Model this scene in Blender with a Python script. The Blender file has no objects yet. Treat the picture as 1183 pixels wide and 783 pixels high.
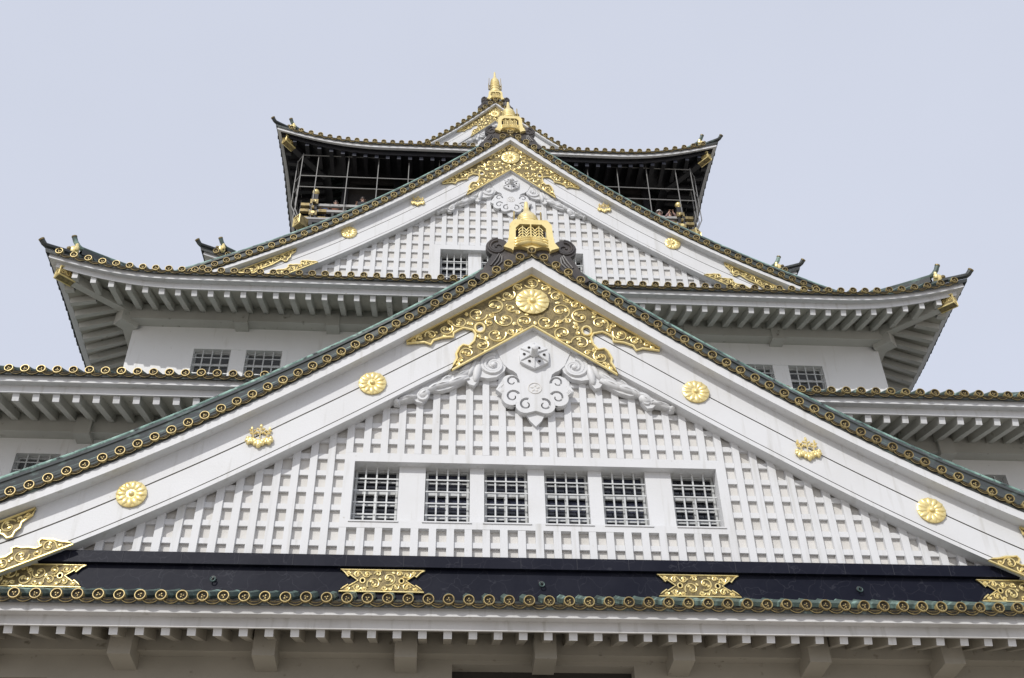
import bpy, bmesh, math, random
from mathutils import Vector, Matrix
from mathutils.geometry import tessellate_polygon

# ------------------------------------------------------------------ camera, sky, sun, exposure
S = 0.37                      # metres per roof-tile module; all numbers below are in tile modules
GROUND = -4.4
sc = bpy.context.scene
cam = bpy.data.cameras.new("camera"); camo = bpy.data.objects.new("camera", cam)
sc.collection.objects.link(camo); sc.camera = camo
_R = Vector((0.997821467962, -0.06392208230278487, -0.01631825567378904))
_U = Vector((-0.028745417856602402, -0.6438975087305377, 0.7645715788615582))
_F = Vector((0.059380291565539436, 0.7624368601036304, 0.6443322243446377))
m = Matrix.Identity(4)
for i in range(3):
    m[i][0] = _R[i]; m[i][1] = _U[i]; m[i][2] = -_F[i]
m[0][3] = -5.58872 * S
camo.matrix_world = m
cam.sensor_fit = 'HORIZONTAL'; cam.sensor_width = 36.0; cam.lens = 1314.554 / 1183 * 36
cam.clip_start = 0.1; cam.clip_end = 5000

SUN_DIR = Vector((-0.40, -0.72, 0.60)).normalized()
world = bpy.data.worlds.new("World"); sc.world = world; world.use_nodes = True
nt = world.node_tree; nt.nodes.clear()
sky = nt.nodes.new('ShaderNodeTexSky'); sky.sky_type = 'NISHITA'; sky.sun_disc = False
sky.sun_elevation = math.asin(SUN_DIR.z); sky.sun_rotation = math.atan2(SUN_DIR.x, SUN_DIR.y)
sky.air_density = 1.0; sky.dust_density = 3.0; sky.ozone_density = 1.0
mix = nt.nodes.new('ShaderNodeMixRGB'); mix.inputs[0].default_value = 0.83
mix.inputs[2].default_value = (6.25, 6.6, 7.7, 1)      # thin bright cloud veil over the blue
tc = nt.nodes.new('ShaderNodeTexCoord'); cn = nt.nodes.new('ShaderNodeTexNoise'); cn.inputs['Scale'].default_value = 1.6; cn.inputs['Detail'].default_value = 5.0
cr_ = nt.nodes.new('ShaderNodeMapRange'); cr_.inputs[1].default_value = 0.3; cr_.inputs[2].default_value = 0.7; cr_.inputs[3].default_value = 0.955; cr_.inputs[4].default_value = 1.045
veil = nt.nodes.new('ShaderNodeVectorMath'); veil.operation = 'SCALE'; veil.inputs[0].default_value = (6.25, 6.58, 7.6)
nt.links.new(tc.outputs['Generated'], cn.inputs['Vector']); nt.links.new(cn.outputs[0], cr_.inputs[0]); nt.links.new(cr_.outputs[0], veil.inputs['Scale']); nt.links.new(veil.outputs[0], mix.inputs[2])
bg = nt.nodes.new('ShaderNodeBackground'); bg.inputs[1].default_value = 0.12
out = nt.nodes.new('ShaderNodeOutputWorld')
nt.links.new(sky.outputs[0], mix.inputs[1]); nt.links.new(mix.outputs[0], bg.inputs[0]); nt.links.new(bg.outputs[0], out.inputs[0])

sun = bpy.data.lights.new("sun", 'SUN'); sun.energy = 2.5; sun.angle = math.radians(0.6); sun.color = (1.0, 0.98, 0.94)
suno = bpy.data.objects.new("sun", sun); sc.collection.objects.link(suno)
suno.rotation_euler = SUN_DIR.to_track_quat('Z', 'Y').to_euler(); suno.location = (-20, -40, 60)
sc.view_settings.view_transform = 'Standard'; sc.view_settings.look = 'None'
sc.view_settings.exposure = 0.0; sc.view_settings.gamma = 1.0; sc.view_settings.use_curve_mapping = False
sc.cycles.max_bounces = 6; sc.cycles.diffuse_bounces = 4

random.seed(7)
PI = math.pi
# ------------------------------------------------------------------ materials
def mat(name, col, rough=0.6, metal=0.0, spec=0.5, noise=None, bump=None, dirt=None, streak=None):
    M = bpy.data.materials.new(name); M.use_nodes = True
    t = M.node_tree; b = t.nodes['Principled BSDF']
    b.inputs['Roughness'].default_value = rough; b.inputs['Metallic'].default_value = metal
    b.inputs['Specular IOR Level'].default_value = spec
    b.inputs['Base Color'].default_value = (*col, 1)
    geo = t.nodes.new('ShaderNodeNewGeometry')
    cur = None
    def rgb(c):
        n = t.nodes.new('ShaderNodeRGB'); n.outputs[0].default_value = (*c, 1); return n.outputs[0]
    def blend(a, c2, fac):
        n = t.nodes.new('ShaderNodeMixRGB'); t.links.new(fac, n.inputs[0])
        t.links.new(a, n.inputs[1]); n.inputs[2].default_value = (*c2, 1); return n.outputs[0]
    def noisefac(scale, lo, hi, detail=4.0, stretch=None):
        n = t.nodes.new('ShaderNodeTexNoise'); n.inputs['Scale'].default_value = scale; n.inputs['Detail'].default_value = detail
        src = geo.outputs['Position']
        if stretch:
            mp = t.nodes.new('ShaderNodeVectorMath'); mp.operation = 'MULTIPLY'; mp.inputs[1].default_value = stretch
            t.links.new(src, mp.inputs[0]); src = mp.outputs[0]
        t.links.new(src, n.inputs['Vector'])
        r = t.nodes.new('ShaderNodeMapRange'); r.inputs[1].default_value = lo; r.inputs[2].default_value = hi; r.clamp = True
        t.links.new(n.outputs[0], r.inputs[0]); return r.outputs[0]
    cur = rgb(col)
    for (c2, scale, lo, hi, *st) in (noise or []):
        cur = blend(cur, c2, noisefac(scale, lo, hi, 5.0, st[0] if st else None))
    t.links.new(cur, b.inputs['Base Color'])
    if bump:
        n = t.nodes.new('ShaderNodeTexNoise'); n.inputs['Scale'].default_value = bump[0]; n.inputs['Detail'].default_value = 6
        t.links.new(geo.outputs['Position'], n.inputs['Vector'])
        bp = t.nodes.new('ShaderNodeBump'); bp.inputs['Strength'].default_value = bump[1]; bp.inputs['Distance'].default_value = 0.02
        t.links.new(n.outputs[0], bp.inputs['Height']); t.links.new(bp.outputs[0], b.inputs['Normal'])
    return M, t, b, geo, blend, noisefac

MATS = {}
def reg(key, *a, **k):
    r = mat(key, *a, **k); MATS[key] = r[0]; return r
reg('plaster', (0.80, 0.80, 0.795), 0.75, spec=0.25,
    noise=[((0.70, 0.695, 0.68), 0.5, 0.48, 0.8), ((0.62, 0.605, 0.57), 2.2, 0.60, 0.86, (3.0, 3.0, 0.35)), ((0.40, 0.38, 0.33), 7.0, 0.70, 0.80)], bump=(18, 0.12))
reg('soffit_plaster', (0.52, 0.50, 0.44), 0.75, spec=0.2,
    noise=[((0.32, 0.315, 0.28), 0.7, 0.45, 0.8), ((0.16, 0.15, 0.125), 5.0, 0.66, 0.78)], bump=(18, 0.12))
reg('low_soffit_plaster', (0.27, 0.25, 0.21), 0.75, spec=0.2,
    noise=[((0.24, 0.225, 0.19), 0.7, 0.45, 0.8)], bump=(18, 0.12))  # weathered brown of the lowest soffit, deeper eave shade mixed into the colour
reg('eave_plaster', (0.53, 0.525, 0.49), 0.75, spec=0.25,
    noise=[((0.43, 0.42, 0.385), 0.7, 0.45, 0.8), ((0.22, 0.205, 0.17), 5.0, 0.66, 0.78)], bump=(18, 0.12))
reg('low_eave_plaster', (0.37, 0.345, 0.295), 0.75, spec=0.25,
    noise=[((0.31, 0.29, 0.245), 0.7, 0.45, 0.8), ((0.18, 0.165, 0.135), 5.0, 0.66, 0.78)], bump=(18, 0.12))  # lowest rafters, beams and front wall: weathering and painted-in shade together
reg('wood_white', (0.675, 0.68, 0.69), 0.55, spec=0.35,
    noise=[((0.63, 0.63, 0.63), 0.8, 0.45, 0.8), ((0.53, 0.525, 0.505), 2.4, 0.56, 0.80, (3.0, 3.0, 0.22)), ((0.47, 0.45, 0.41), 9.0, 0.69, 0.80)], bump=(25, 0.12))
reg('low_fascia_shaded', (0.62, 0.615, 0.61), 0.6, spec=0.3, noise=[((0.48, 0.475, 0.46), 0.8, 0.45, 0.8), ((0.40, 0.39, 0.36), 2.4, 0.58, 0.82, (3.0, 3.0, 0.3))], bump=(25, 0.1))  # white fascia of the lowest tier, its shade painted in as grey
reg('seam', (0.035, 0.036, 0.046), 0.6, spec=0.2)
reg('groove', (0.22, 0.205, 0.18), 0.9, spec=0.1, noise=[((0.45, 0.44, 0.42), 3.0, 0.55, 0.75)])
reg('backing_white', (0.67, 0.655, 0.63), 0.8, spec=0.2, noise=[((0.58, 0.56, 0.525), 1.8, 0.45, 0.75)], bump=(14, 0.3))
reg('patina', (0.085, 0.12, 0.105), 0.55, 0.0, noise=[((0.32, 0.47, 0.41), 2.3, 0.54, 0.70), ((0.035, 0.045, 0.042), 1.1, 0.55, 0.72)], bump=(20, 0.3))
reg('patina_bright', (0.25, 0.40, 0.34), 0.5, 0.0, noise=[((0.09, 0.16, 0.135), 3.0, 0.42, 0.62), ((0.42, 0.58, 0.50), 4.0, 0.58, 0.70), ((0.03, 0.04, 0.038), 7.0, 0.54, 0.68)], bump=(20, 0.3))
reg('tile_dark', (0.040, 0.045, 0.043), 0.5, 0.0, noise=[((0.11, 0.15, 0.135), 4.0, 0.56, 0.74)], bump=(20, 0.3))
reg('tile_face', (0.022, 0.018, 0.013), 0.7, 0.0, spec=0.2, noise=[((0.075, 0.058, 0.026), 16.0, 0.54, 0.66)])
reg('gold', (0.90, 0.745, 0.35), 0.34, 0.45, noise=[((0.76, 0.58, 0.22), 3.0, 0.46, 0.78), ((0.42, 0.32, 0.13), 12.0, 0.68, 0.82)], bump=(30, 0.15))
reg('gold_ring', (0.50, 0.395, 0.175), 0.42, 0.45, noise=[((0.33, 0.25, 0.11), 0.9, 0.42, 0.62), ((0.20, 0.155, 0.07), 7.0, 0.52, 0.72)])
reg('old_gold', (0.30, 0.23, 0.10), 0.45, 0.45, noise=[((0.10, 0.08, 0.04), 9.0, 0.45, 0.7)])
reg('bronze', (0.22, 0.17, 0.075), 0.5, 0.4, noise=[((0.11, 0.085, 0.04), 9.0, 0.45, 0.65)], bump=(45, 0.5))
reg('oni_black', (0.040, 0.034, 0.032), 0.45, noise=[((0.085, 0.07, 0.062), 3.0, 0.5, 0.75)], bump=(25, 0.25))
reg('lacquer_wood', (0.012, 0.012, 0.015), 0.55, noise=[((0.022, 0.020, 0.022), 4.0, 0.45, 0.75)], bump=(12, 0.3))
reg('panel_dark', (0.020, 0.017, 0.016), 0.7, noise=[((0.034, 0.028, 0.026), 2.5, 0.4, 0.7)], bump=(10, 0.4))
reg('rafter_navy', (0.030, 0.033, 0.050), 0.6, noise=[((0.05, 0.052, 0.07), 5.0, 0.5, 0.8)])
reg('cage_wire', (0.24, 0.235, 0.225), 0.5, 0.3)
reg('rail_grey', (0.36, 0.355, 0.345), 0.6, noise=[((0.22, 0.21, 0.20), 5.0, 0.5, 0.75)])
reg('grille_metal', (0.58, 0.59, 0.585), 0.45, 0.15, noise=[((0.42, 0.42, 0.40), 6.0, 0.5, 0.8)])
reg('window_metal', (0.50, 0.51, 0.505), 0.45, 0.15, noise=[((0.36, 0.36, 0.34), 6.0, 0.5, 0.8)])
reg('glass', (0.012, 0.014, 0.020), 0.06, spec=0.6)
reg('blind', (0.20, 0.205, 0.23), 0.5)
reg('pane_grey', (0.115, 0.118, 0.125), 0.25, spec=0.4)
reg('pane_blue', (0.045, 0.050, 0.080), 0.12, spec=0.5)
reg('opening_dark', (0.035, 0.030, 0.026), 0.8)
reg('verdigris', (0.06, 0.10, 0.095), 0.5, 0.3)
reg('skin', (0.55, 0.34, 0.25), 0.5); reg('hair', (0.02, 0.015, 0.012), 0.5)
reg('cloth_black', (0.02, 0.02, 0.025), 0.8); reg('cloth_orange', (0.22, 0.08, 0.035), 0.8)
reg('cloth_pink', (0.30, 0.20, 0.20), 0.8); reg('cloth_white', (0.75, 0.73, 0.72), 0.8); reg('cloth_blue', (0.06, 0.08, 0.16), 0.8)
reg('stone', (0.30, 0.28, 0.25), 0.85, noise=[((0.18, 0.17, 0.15), 0.6, 0.4, 0.7)], bump=(3, 0.8))
reg('gravel', (0.44, 0.40, 0.345), 0.9, noise=[((0.38, 0.345, 0.29), 0.5, 0.4, 0.7), ((0.31, 0.285, 0.25), 30.0, 0.5, 0.7)], bump=(40, 0.6))
# dark lacquered flashing with fine pale cracks
M_, t_, b_, g_, bl_, nf_ = reg('band_black', (0.0065, 0.0075, 0.0165), 0.5, spec=0.14, noise=[((0.013, 0.014, 0.024), 1.5, 0.4, 0.75)], bump=(9, 0.12))
vor = t_.nodes.new('ShaderNodeTexVoronoi'); vor.feature = 'DISTANCE_TO_EDGE'; vor.inputs['Scale'].default_value = 1.9
nz = t_.nodes.new('ShaderNodeTexNoise'); nz.inputs['Scale'].default_value = 3.0
vm = t_.nodes.new('ShaderNodeVectorMath'); vm.operation = 'MULTIPLY_ADD'; vm.inputs[1].default_value = (0.5, 0.5, 0.5)
t_.links.new(g_.outputs['Position'], nz.inputs['Vector']); t_.links.new(nz.outputs[1], vm.inputs[0]); t_.links.new(g_.outputs['Position'], vm.inputs[2])
t_.links.new(vm.outputs[0], vor.inputs['Vector'])
mr = t_.nodes.new('ShaderNodeMapRange'); mr.inputs[1].default_value = 0.014; mr.inputs[2].default_value = 0.002; mr.clamp = True
mr.inputs[3].default_value = 0.0; mr.inputs[4].default_value = 0.09
t_.links.new(vor.outputs[0], mr.inputs[0])
src = b_.inputs['Base Color'].links[0].from_socket
t_.links.new(bl_(src, (0.22, 0.22, 0.25), mr.outputs[0]), b_.inputs['Base Color'])

# ------------------------------------------------------------------ mesh builder
class MB:
    def __init__(s): s.v = []; s.f = []; s.m = []
    def add(s, vs, fs, mt):
        o = len(s.v); s.v.extend(tuple(v) for v in vs)
        for f in fs: s.f.append(tuple(i + o for i in f)); s.m.append(mt)
    def box(s, x0, x1, y0, y1, z0, z1, mt):
        s.add([(x0,y0,z0),(x1,y0,z0),(x1,y1,z0),(x0,y1,z0),(x0,y0,z1),(x1,y0,z1),(x1,y1,z1),(x0,y1,z1)],
              [(0,1,2,3),(4,7,6,5),(0,4,5,1),(1,5,6,2),(2,6,7,3),(3,7,4,0)], mt)
    def prism(s, poly, y0, y1, mt, holes=(), side=None):
        loops = [list(poly)] + [list(h) for h in holes]
        flat = [p for l in loops for p in l]
        tris = tessellate_polygon([[Vector((p[0], p[1], 0)) for p in l] for l in loops])
        n = len(flat)
        s.add([(p[0], y0, p[1]) for p in flat] + [(p[0], y1, p[1]) for p in flat],
              [tuple(t) for t in tris] + [tuple(i + n for i in reversed(t)) for t in tris], mt)
        o = 0; fs = []
        for l in loops:
            k = len(l)
            for i in range(k): fs.append((o+i, o+(i+1) % k, n+o+(i+1) % k, n+o+i))
            o += k
        s.add([(p[0], y0, p[1]) for p in flat] + [(p[0], y1, p[1]) for p in flat], fs, side or mt)
    def grid(s, rows, mt, closed=False):
        n = len(rows[0]); vs = [p for r in rows for p in r]; fs = []
        for i in range(len(rows) - 1):
            for j in range(n if closed else n - 1):
                a = i*n + j; b = i*n + (j+1) % n
                fs.append((a, b, b + n, a + n))
        s.add(vs, fs, mt)
    def tube(s, path, r, mt, n=6, caps=True, flat=1.0):
        P = [Vector(p) for p in path]; rows = []; up = Vector((0, 0, 1))
        for i, p in enumerate(P):
            d = (P[min(i+1, len(P)-1)] - P[max(i-1, 0)])
            if d.length < 1e-9: d = Vector((0, 1, 0))
            d.normalize()
            ref = Vector((0, 1, 0)) if abs(d.y) < 0.8 else Vector((0, 0, 1))
            a = d.cross(ref).normalized(); b = a.cross(d).normalized()
            rr = r[i] if isinstance(r, (list, tuple)) else r
            rows.append([tuple(p + a*rr*math.cos(2*PI*k/n) + b*rr*flat*math.sin(2*PI*k/n)) for k in range(n)])
        s.grid(rows, mt, True)
        if caps:
            s.add(rows[0], [tuple(range(n))], mt); s.add(rows[-1], [tuple(range(n))], mt)
    def blob(s, c, rx, ry, rz, mt, n=8, k=5, ang=0.0):
        ca, sa = math.cos(ang), math.sin(ang); rows = []
        for i in range(k + 1):
            ph = PI * i / k; row = []
            for j in range(n):
                th = 2*PI*j/n
                x, y, z = rx*math.sin(ph)*math.cos(th), ry*math.sin(ph)*math.sin(th), rz*math.cos(ph)
                row.append((c[0] + x*ca - z*sa, c[1] + y, c[2] + x*sa + z*ca))
            rows.append(row)
        s.grid(rows, mt, True)
    def lathe_y(s, c, prof, mt, n=14):          # prof: (radius, y) ; axis along Y
        rows = [[(c[0] + r*math.cos(2*PI*k/n), c[1] + y, c[2] + r*math.sin(2*PI*k/n)) for k in range(n)] for r, y in prof]
        s.grid(rows, mt, True)
    def lathe_z(s, c, prof, mt, n=12):
        rows = [[(c[0] + r*math.cos(2*PI*k/n), c[1] + r*math.sin(2*PI*k/n), c[2] + z) for k in range(n)] for r, z in prof]
        s.grid(rows, mt, True)
    def disc_y(s, c, r, mt, n=14):
        s.add([(c[0] + r*math.cos(2*PI*k/n), c[1], c[2] + r*math.sin(2*PI*k/n)) for k in range(n)], [tuple(range(n))], mt)

COL = sc.collection
WP = {}
def empty(name, loc, parent=None):
    o = bpy.data.objects.new(name, None); COL.objects.link(o); WP[o] = Vector(loc)
    o.empty_display_size = 0.3
    if parent: o.parent = parent; o.location = (WP[o] - WP[parent]) * S
    else: o.location = WP[o] * S
    return o
def build(name, mb, parent=None, origin=None, sharp=38, label=None):
    vs = [Vector(v) for v in mb.v]
    if origin is None:
        lo = [min(v[i] for v in vs) for i in range(3)]; hi = [max(v[i] for v in vs) for i in range(3)]
        origin = ((lo[0]+hi[0])/2, (lo[1]+hi[1])/2, lo[2])
    origin = Vector(origin)
    me = bpy.data.meshes.new(name)
    me.from_pydata([tuple((v - origin) * S) for v in vs], [], mb.f)
    names = []
    for k in mb.m:
        if k not in names: names.append(k)
    for k in names: me.materials.append(MATS[k])
    idx = {k: i for i, k in enumerate(names)}
    me.polygons.foreach_set('material_index', [idx[k] for k in mb.m])
    bm = bmesh.new(); bm.from_mesh(me)
    bmesh.ops.remove_doubles(bm, verts=bm.verts, dist=1e-5)
    bmesh.ops.recalc_face_normals(bm, faces=bm.faces)
    bm.to_mesh(me); bm.free()
    me.polygons.foreach_set('use_smooth', [True] * len(me.polygons))
    me.set_sharp_from_angle(angle=math.radians(sharp))
    o = bpy.data.objects.new(name, me); COL.objects.link(o); WP[o] = origin
    if parent: o.parent = parent; o.location = (origin - WP[parent]) * S
    else: o.location = origin * S
    if label: o['label'] = label
    return o
def dup(o, parent, loc, rx=0.0, sy=1.0):
    c = o.copy(); COL.objects.link(c); c.parent = parent; WP[c] = Vector(loc)
    c.location = (WP[c] - WP[parent]) * S
    c.rotation_euler = (rx, 0, 0); c.scale = (1, sy, 1)
    return c
def dup_tree(o, parent, loc):
    c = dup(o, parent, loc)
    for ch in list(o.children): dup(ch, c, WP[ch] - WP[o] + Vector(loc))
    return c
def lerp(a, b, t): return a + (b - a) * t
def mirror(poly): return [(-x, z) for x, z in reversed(poly)]

# ------------------------------------------------------------------ ground
g = MB(); g.add([(-4000,-4000,GROUND),(4000,-4000,GROUND),(4000,4000,GROUND),(-4000,4000,GROUND)], [(0,1,2,3)], 'gravel')
ground = build('ground', g); ground['kind'] = 'structure'

castle = empty('castle_keep', (0, 100, GROUND))
castle['label'] = 'white castle keep with stacked curving tiled roofs, latticed gables and gold ornaments'
castle['category'] = 'castle'

# ------------------------------------------------------------------ tile ends
def tile_cap(mb, x, y, z, r=0.29, ring='gold_ring'):
    r *= random.uniform(0.97, 1.03); z += random.uniform(-0.012, 0.012); y += random.uniform(-0.015, 0.015)
    mb.lathe_y((x, y, z), [(r, 0.25), (r, -0.02), (r*0.94, -0.05), (r*0.82, -0.05), (r*0.77, 0.03)], ring, 14)
    mb.disc_y((x, y + 0.03, z), r*0.78, 'tile_face', 14)
    a = random.random() * 6.28
    for k in range(3):                      # three-comma emblem
        th = a + k * 2*PI/3
        mb.blob((x + 0.07*math.cos(th), y + 0.01, z + 0.07*math.sin(th)), 0.06, 0.03, 0.036, 'gold_ring', 6, 4, th)
def tile_lip(mb, p, q, sag=0.36, depth=0.0):
    # scalloped lip of the pan tile hanging between two caps p, q = (x, y, z)
    n = 8; top = []; bot = []
    P, Q = Vector(p), Vector(q); d = (Q - P); nrm = Vector((d.z, 0, -d.x)).normalized()
    if nrm.z > 0: nrm = -nrm
    for i in range(n + 1):
        t = i / n; b = P.lerp(Q, t); s_ = math.sin(PI * t) ** 0.7
        top.append(b + nrm * (0.02 + 0.13 * s_)); bot.append(b + nrm * (0.06 + sag * s_))
    o = Vector((0, 0.05, 0)); o2 = Vector((0, 0.14, 0))
    mb.grid([[tuple(v + o2) for v in top], [tuple(v + o) for v in top], [tuple(v + o) for v in bot], [tuple(v + o2) for v in bot]], 'tile_face')
    mb.tube([tuple(v + Vector((0, 0.04, 0))) for v in bot], 0.022, 'old_gold', 5, False)
    mid = [tuple(top[i].lerp(bot[i], 0.45) + Vector((0, 0.035, 0))) for i in range(2, n - 1)]
    mb.tube(mid, 0.016, 'old_gold', 4, False)

# ------------------------------------------------------------------ tier roofs with eaves
def tier(name, y0, z0, W, D, up_a, up_d, up_p, e_in, zs, slope, roof_rise, roof_depth, nx, dark=False,
         wall_y=None, wall_hw=None, beam_drop=0.85, rafter_vis=None, side_rafters=True, brackets=(), bracket_dim=(1.05, 0.3, 0.15), wall_z0=0, cap_phase=0.0, roof_fade=8.0):
    yc = y0 + D / 2
    fl_a = 0.6
    def up(d): return up_a * max(0.0, (up_d - d) / up_d) ** up_p
    def fl(d): return fl_a * max(0.0, (up_d*0.7 - d) / (up_d*0.7)) ** 2
    def pt(side, a, e, dz):
        half = (W if side in 'FB' else D / 2)
        d = max(0.0, half - e - abs(a)); k = 1.0 if e < 1.2 else max(0.0, 1 - (e - 1.2) / roof_fade)
        sg = 0 if a == 0 else math.copysign(1, a)
        u, f_ = up(d) * k, fl(d) * k
        if side == 'F': return (a + sg*f_, y0 + e - f_, z0 + dz + u)
        if side == 'B': return (a + sg*f_, y0 + D - e + f_, z0 + dz + u)
        if side == 'L': return (-W + e - f_, yc + a + sg*f_, z0 + dz + u)
        return (W - e + f_, yc + a + sg*f_, z0 + dz + u)
    def samples(half, e, n=24):
        h = half - e; out_ = []
        for i in range(-n, n + 1):
            t = i / n; out_.append(h * math.copysign(1 - (1 - abs(t)) ** 1.6, t) if t else 0.0)
        return out_
    half_of = lambda sd: W if sd in 'FB' else D/2
    SIDES = 'FLRB'
    def rz(e): return -0.16 + roof_rise * e + 0.012 * e * e
    # roof surface with tile rolls
    r = MB(); es = [0.05, 0.6, 1.2, 2.5, 4.5, 7.0, roof_depth]
    es = [e for e in es if e <= roof_depth]
    for sd in SIDES:
        r.grid([[pt(sd, a, e, rz(e)) for a in samples(half_of(sd), e, 16)] for e in es], 'tile_dark')
        r.grid([[pt(sd, a, e, dz_) for a in samples(half_of(sd), e, 16)] for e, dz_ in ((0.05, -0.16), (0.12, -0.42), (0.4, -0.30))], 'tile_dark')
        if sd == 'B': continue
        h = half_of(sd); k0 = -int(h - 0.7)
        for k in range(k0, -k0 + 1):
            path = []; a = k + (cap_phase if sd == 'F' else 0)
            for e in (0.1, 0.7, 1.5, 2.6, 4.2, 6.5, roof_depth):
                if e > roof_depth or h - e < abs(a) + 0.2: break
                path.append(pt(sd, a, e, rz(e) + 0.16))
            if len(path) >= 2: r.tube(path, 0.25, 'patina' , 7, False)
    roof = build('eave_roof', r, castle)
    # tile ends along the eave
    t = MB()
    for sd in ('F', 'L', 'R'):
        h = half_of(sd); k0 = int(h - 0.7)
        prev = None
        for k in range(-k0, k0 + 1):
            if sd != 'F' and k > 4 - 0 and False: pass
            p = pt(sd, k + (cap_phase if sd == 'F' else 0), 0.0, 0.0)
            if sd == 'F':
                tile_cap(t, *p)
                if prev: tile_lip(t, prev, p)
            else:
                sx = -1 if sd == 'L' else 1
                t.tube([(p[0] + 0.02*sx, p[1], p[2]), (p[0] - 0.3*sx, p[1], p[2])], 0.30, 'tile_dark', 9)
                t.tube([(p[0] + 0.04*sx, p[1], p[2]), (p[0] + 0.01*sx, p[1], p[2])], 0.24, 'gold_ring', 9)
                if prev:
                    q = [Vector(prev).lerp(Vector(p), i/6) + Vector((-0.04*sx, 0, -0.05 - 0.3*math.sin(PI*i/6)**0.7)) for i in range(7)]
                    t.grid([[tuple(v) for v in q], [(v.x, v.y, p[2]) for v in q]], 'tile_dark')
            prev = p
    build('eave_tiles', t, roof)
    # fascia boards
    fb = MB(); wmat = 'low_fascia_shaded' if name == 'A' else 'wood_white'; EP = 'low_eave_plaster' if name == 'A' else 'eave_plaster'; w2 = 'lacquer_wood' if dark else wmat; w3 = 'lacquer_wood' if dark else ('low_soffit_plaster' if name == 'A' else 'soffit_plaster')
    f1b = -0.74 if dark else -0.74; ef = 0.27 if dark else 0.37
    for sd in SIDES:
        h = half_of(sd)
        fb.grid([[pt(sd, a, e, dz_) for a in samples(h, e)] for e, dz_ in ((ef, -0.26), (ef, f1b), (0.62, f1b))], wmat)
        fb.grid([[pt(sd, a, e, dz_) for a in samples(h, e)] for e, dz_ in ((0.62, f1b), (0.9, f1b + 0.02), (0.9, -1.22), (1.02, -1.22), (1.02, -1.10))], w2)
    build('fascia_board', fb, roof)
    # soffit boards
    so = MB(); zin = zs + slope * (e_in + 0.9 - 1.05)
    for sd in SIDES:
        h = half_of(sd); rows = []
        for i in range(6):
            e = lerp(1.0, e_in + 0.95, i / 5); kk = 1 - max(0, (e - 1.05)) / (e_in - 0.1)
            row = []
            for a in samples(h, e, 14):
                d = max(0, h - e - abs(a)); x = pt(sd, a, e, 0)
                row.append((x[0], x[1], z0 + zs + slope * (e - 1.05) + up(d) * max(0, kk)))
            rows.append(row)
        so.grid(rows, w3)
    build('soffit', so, roof)
    # rafters
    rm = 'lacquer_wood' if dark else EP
    L = e_in - 1.02
    rb = MB(); hw = 0.21; hh = 0.55
    rb.add([(-hw,0,-hh),(hw,0,-hh),(hw,0,0),(-hw,0,0),(-hw,L,-hh),(hw,L,-hh),(hw,L,0),(-hw,L,0)],
           [(3,0,1,2) if False else (0,1,2,3),(0,4,5,1),(1,5,6,2),(2,6,7,3),(3,7,4,0)], rm)
    rb.m[0] = 'rafter_navy' if dark else 'wood_white'
    first = None; sp = 1.25; rest = MB()
    nr = int((W - 1.6) / sp)
    for k in range(-nr, nr + 1):
        x = k * sp + sp / 2 * (0 if nr % 1 == 0 else 0)
        d = W - 1.05 - abs(x)
        e_end = min(e_in, W - abs(x) - 0.55)
        l = e_end - 1.05
        if l < 0.35: continue
        zf = z0 + zs + up(d); zb = z0 + zs + slope * (e_in - 1.05)
        ang = math.atan2(zb - zf, L)
        yfr = y0 + 1.05 - fl(d)
        xx = x + math.copysign(fl(d), x)
        vis = rafter_vis is None or any(a0 <= x <= a1 for a0, a1 in rafter_vis)
        if vis and rafter_vis is not None:
            if first is None:
                first = build('rafter', rb, roof, origin=(0, 0, 0)); WP[first] = Vector((xx, yfr, zf))
                first.location = (WP[first] - WP[roof]) * S; first.rotation_euler = (ang, 0, 0); first.scale = (1, l / L, 1)
            else: dup(first, roof, (xx, yfr, zf), ang, l / L)
        else:
            c, s_ = math.cos(ang), math.sin(ang); sy = l / L
            rest.add([(xx + v[0], yfr + v[1]*sy*c - v[2]*s_, zf + v[1]*sy*s_ + v[2]*c) for v in rb.v], rb.f, rm)
            rest.m[-5] = 'rafter_navy' if dark else 'wood_white'
    nd = int((D/2 - 1.6) / sp)
    for sd in ('L', 'R'):
        sx = -1 if sd == 'L' else 1
        for k in range(-nd, nd + 1):
            a = k * sp; d = D/2 - 1.05 - abs(a); l = min(e_in, D/2 - abs(a) - 0.55) - 1.05
            if l < 0.35: continue
            zf = z0 + zs + up(d); zb = z0 + zs + slope * (e_in - 1.05); ang = math.atan2(zb - zf, L)
            c, s_ = math.cos(ang), math.sin(ang); sy = l / L
            xo = sx * (W - 1.05 + fl(d)); yo = yc + a
            rest.add([(xo - sx*(v[1]*sy*c - v[2]*s_), yo + v[0], zf + v[1]*sy*s_ + v[2]*c) for v in rb.v], rb.f, rm)
    if rest.v:
        o = build('rafter', rest, roof); o['kind'] = 'stuff'
    # hip rafters with gilded ends, corner ridges with gilded ornament
    for sx in (-1, 1):
        hr = MB(); cap = MB(); n2 = Vector((sx, -1, 0)).normalized(); sd2 = Vector((n2.y, -n2.x, 0))
        pin = Vector((sx * (W - e_in - 0.3), y0 + e_in + 0.3, z0 + zs + slope * (e_in - 1.05) - 0.25))
        pend = Vector((sx * (W - 0.95 + fl_a*0.6), y0 + 0.95 - fl_a*0.6, z0 + zs + up(0.9) - 0.02))
        d = (pend - pin); ln = d.length; dv = d.normalized(); uv = Vector((0, 0, 1))
        def bar(mb, a, b, w, h0, h1, mt):
            vs = []
            for p in (a, b):
                for (q, h) in ((-w, h0), (w, h0), (w, h1), (-w, h1)): vs.append(tuple(p + sd2*q + uv*h))
            mb.add(vs, [(0,1,2,3),(4,7,6,5),(0,4,5,1),(1,5,6,2),(2,6,7,3),(3,7,4,0)], mt)
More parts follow.
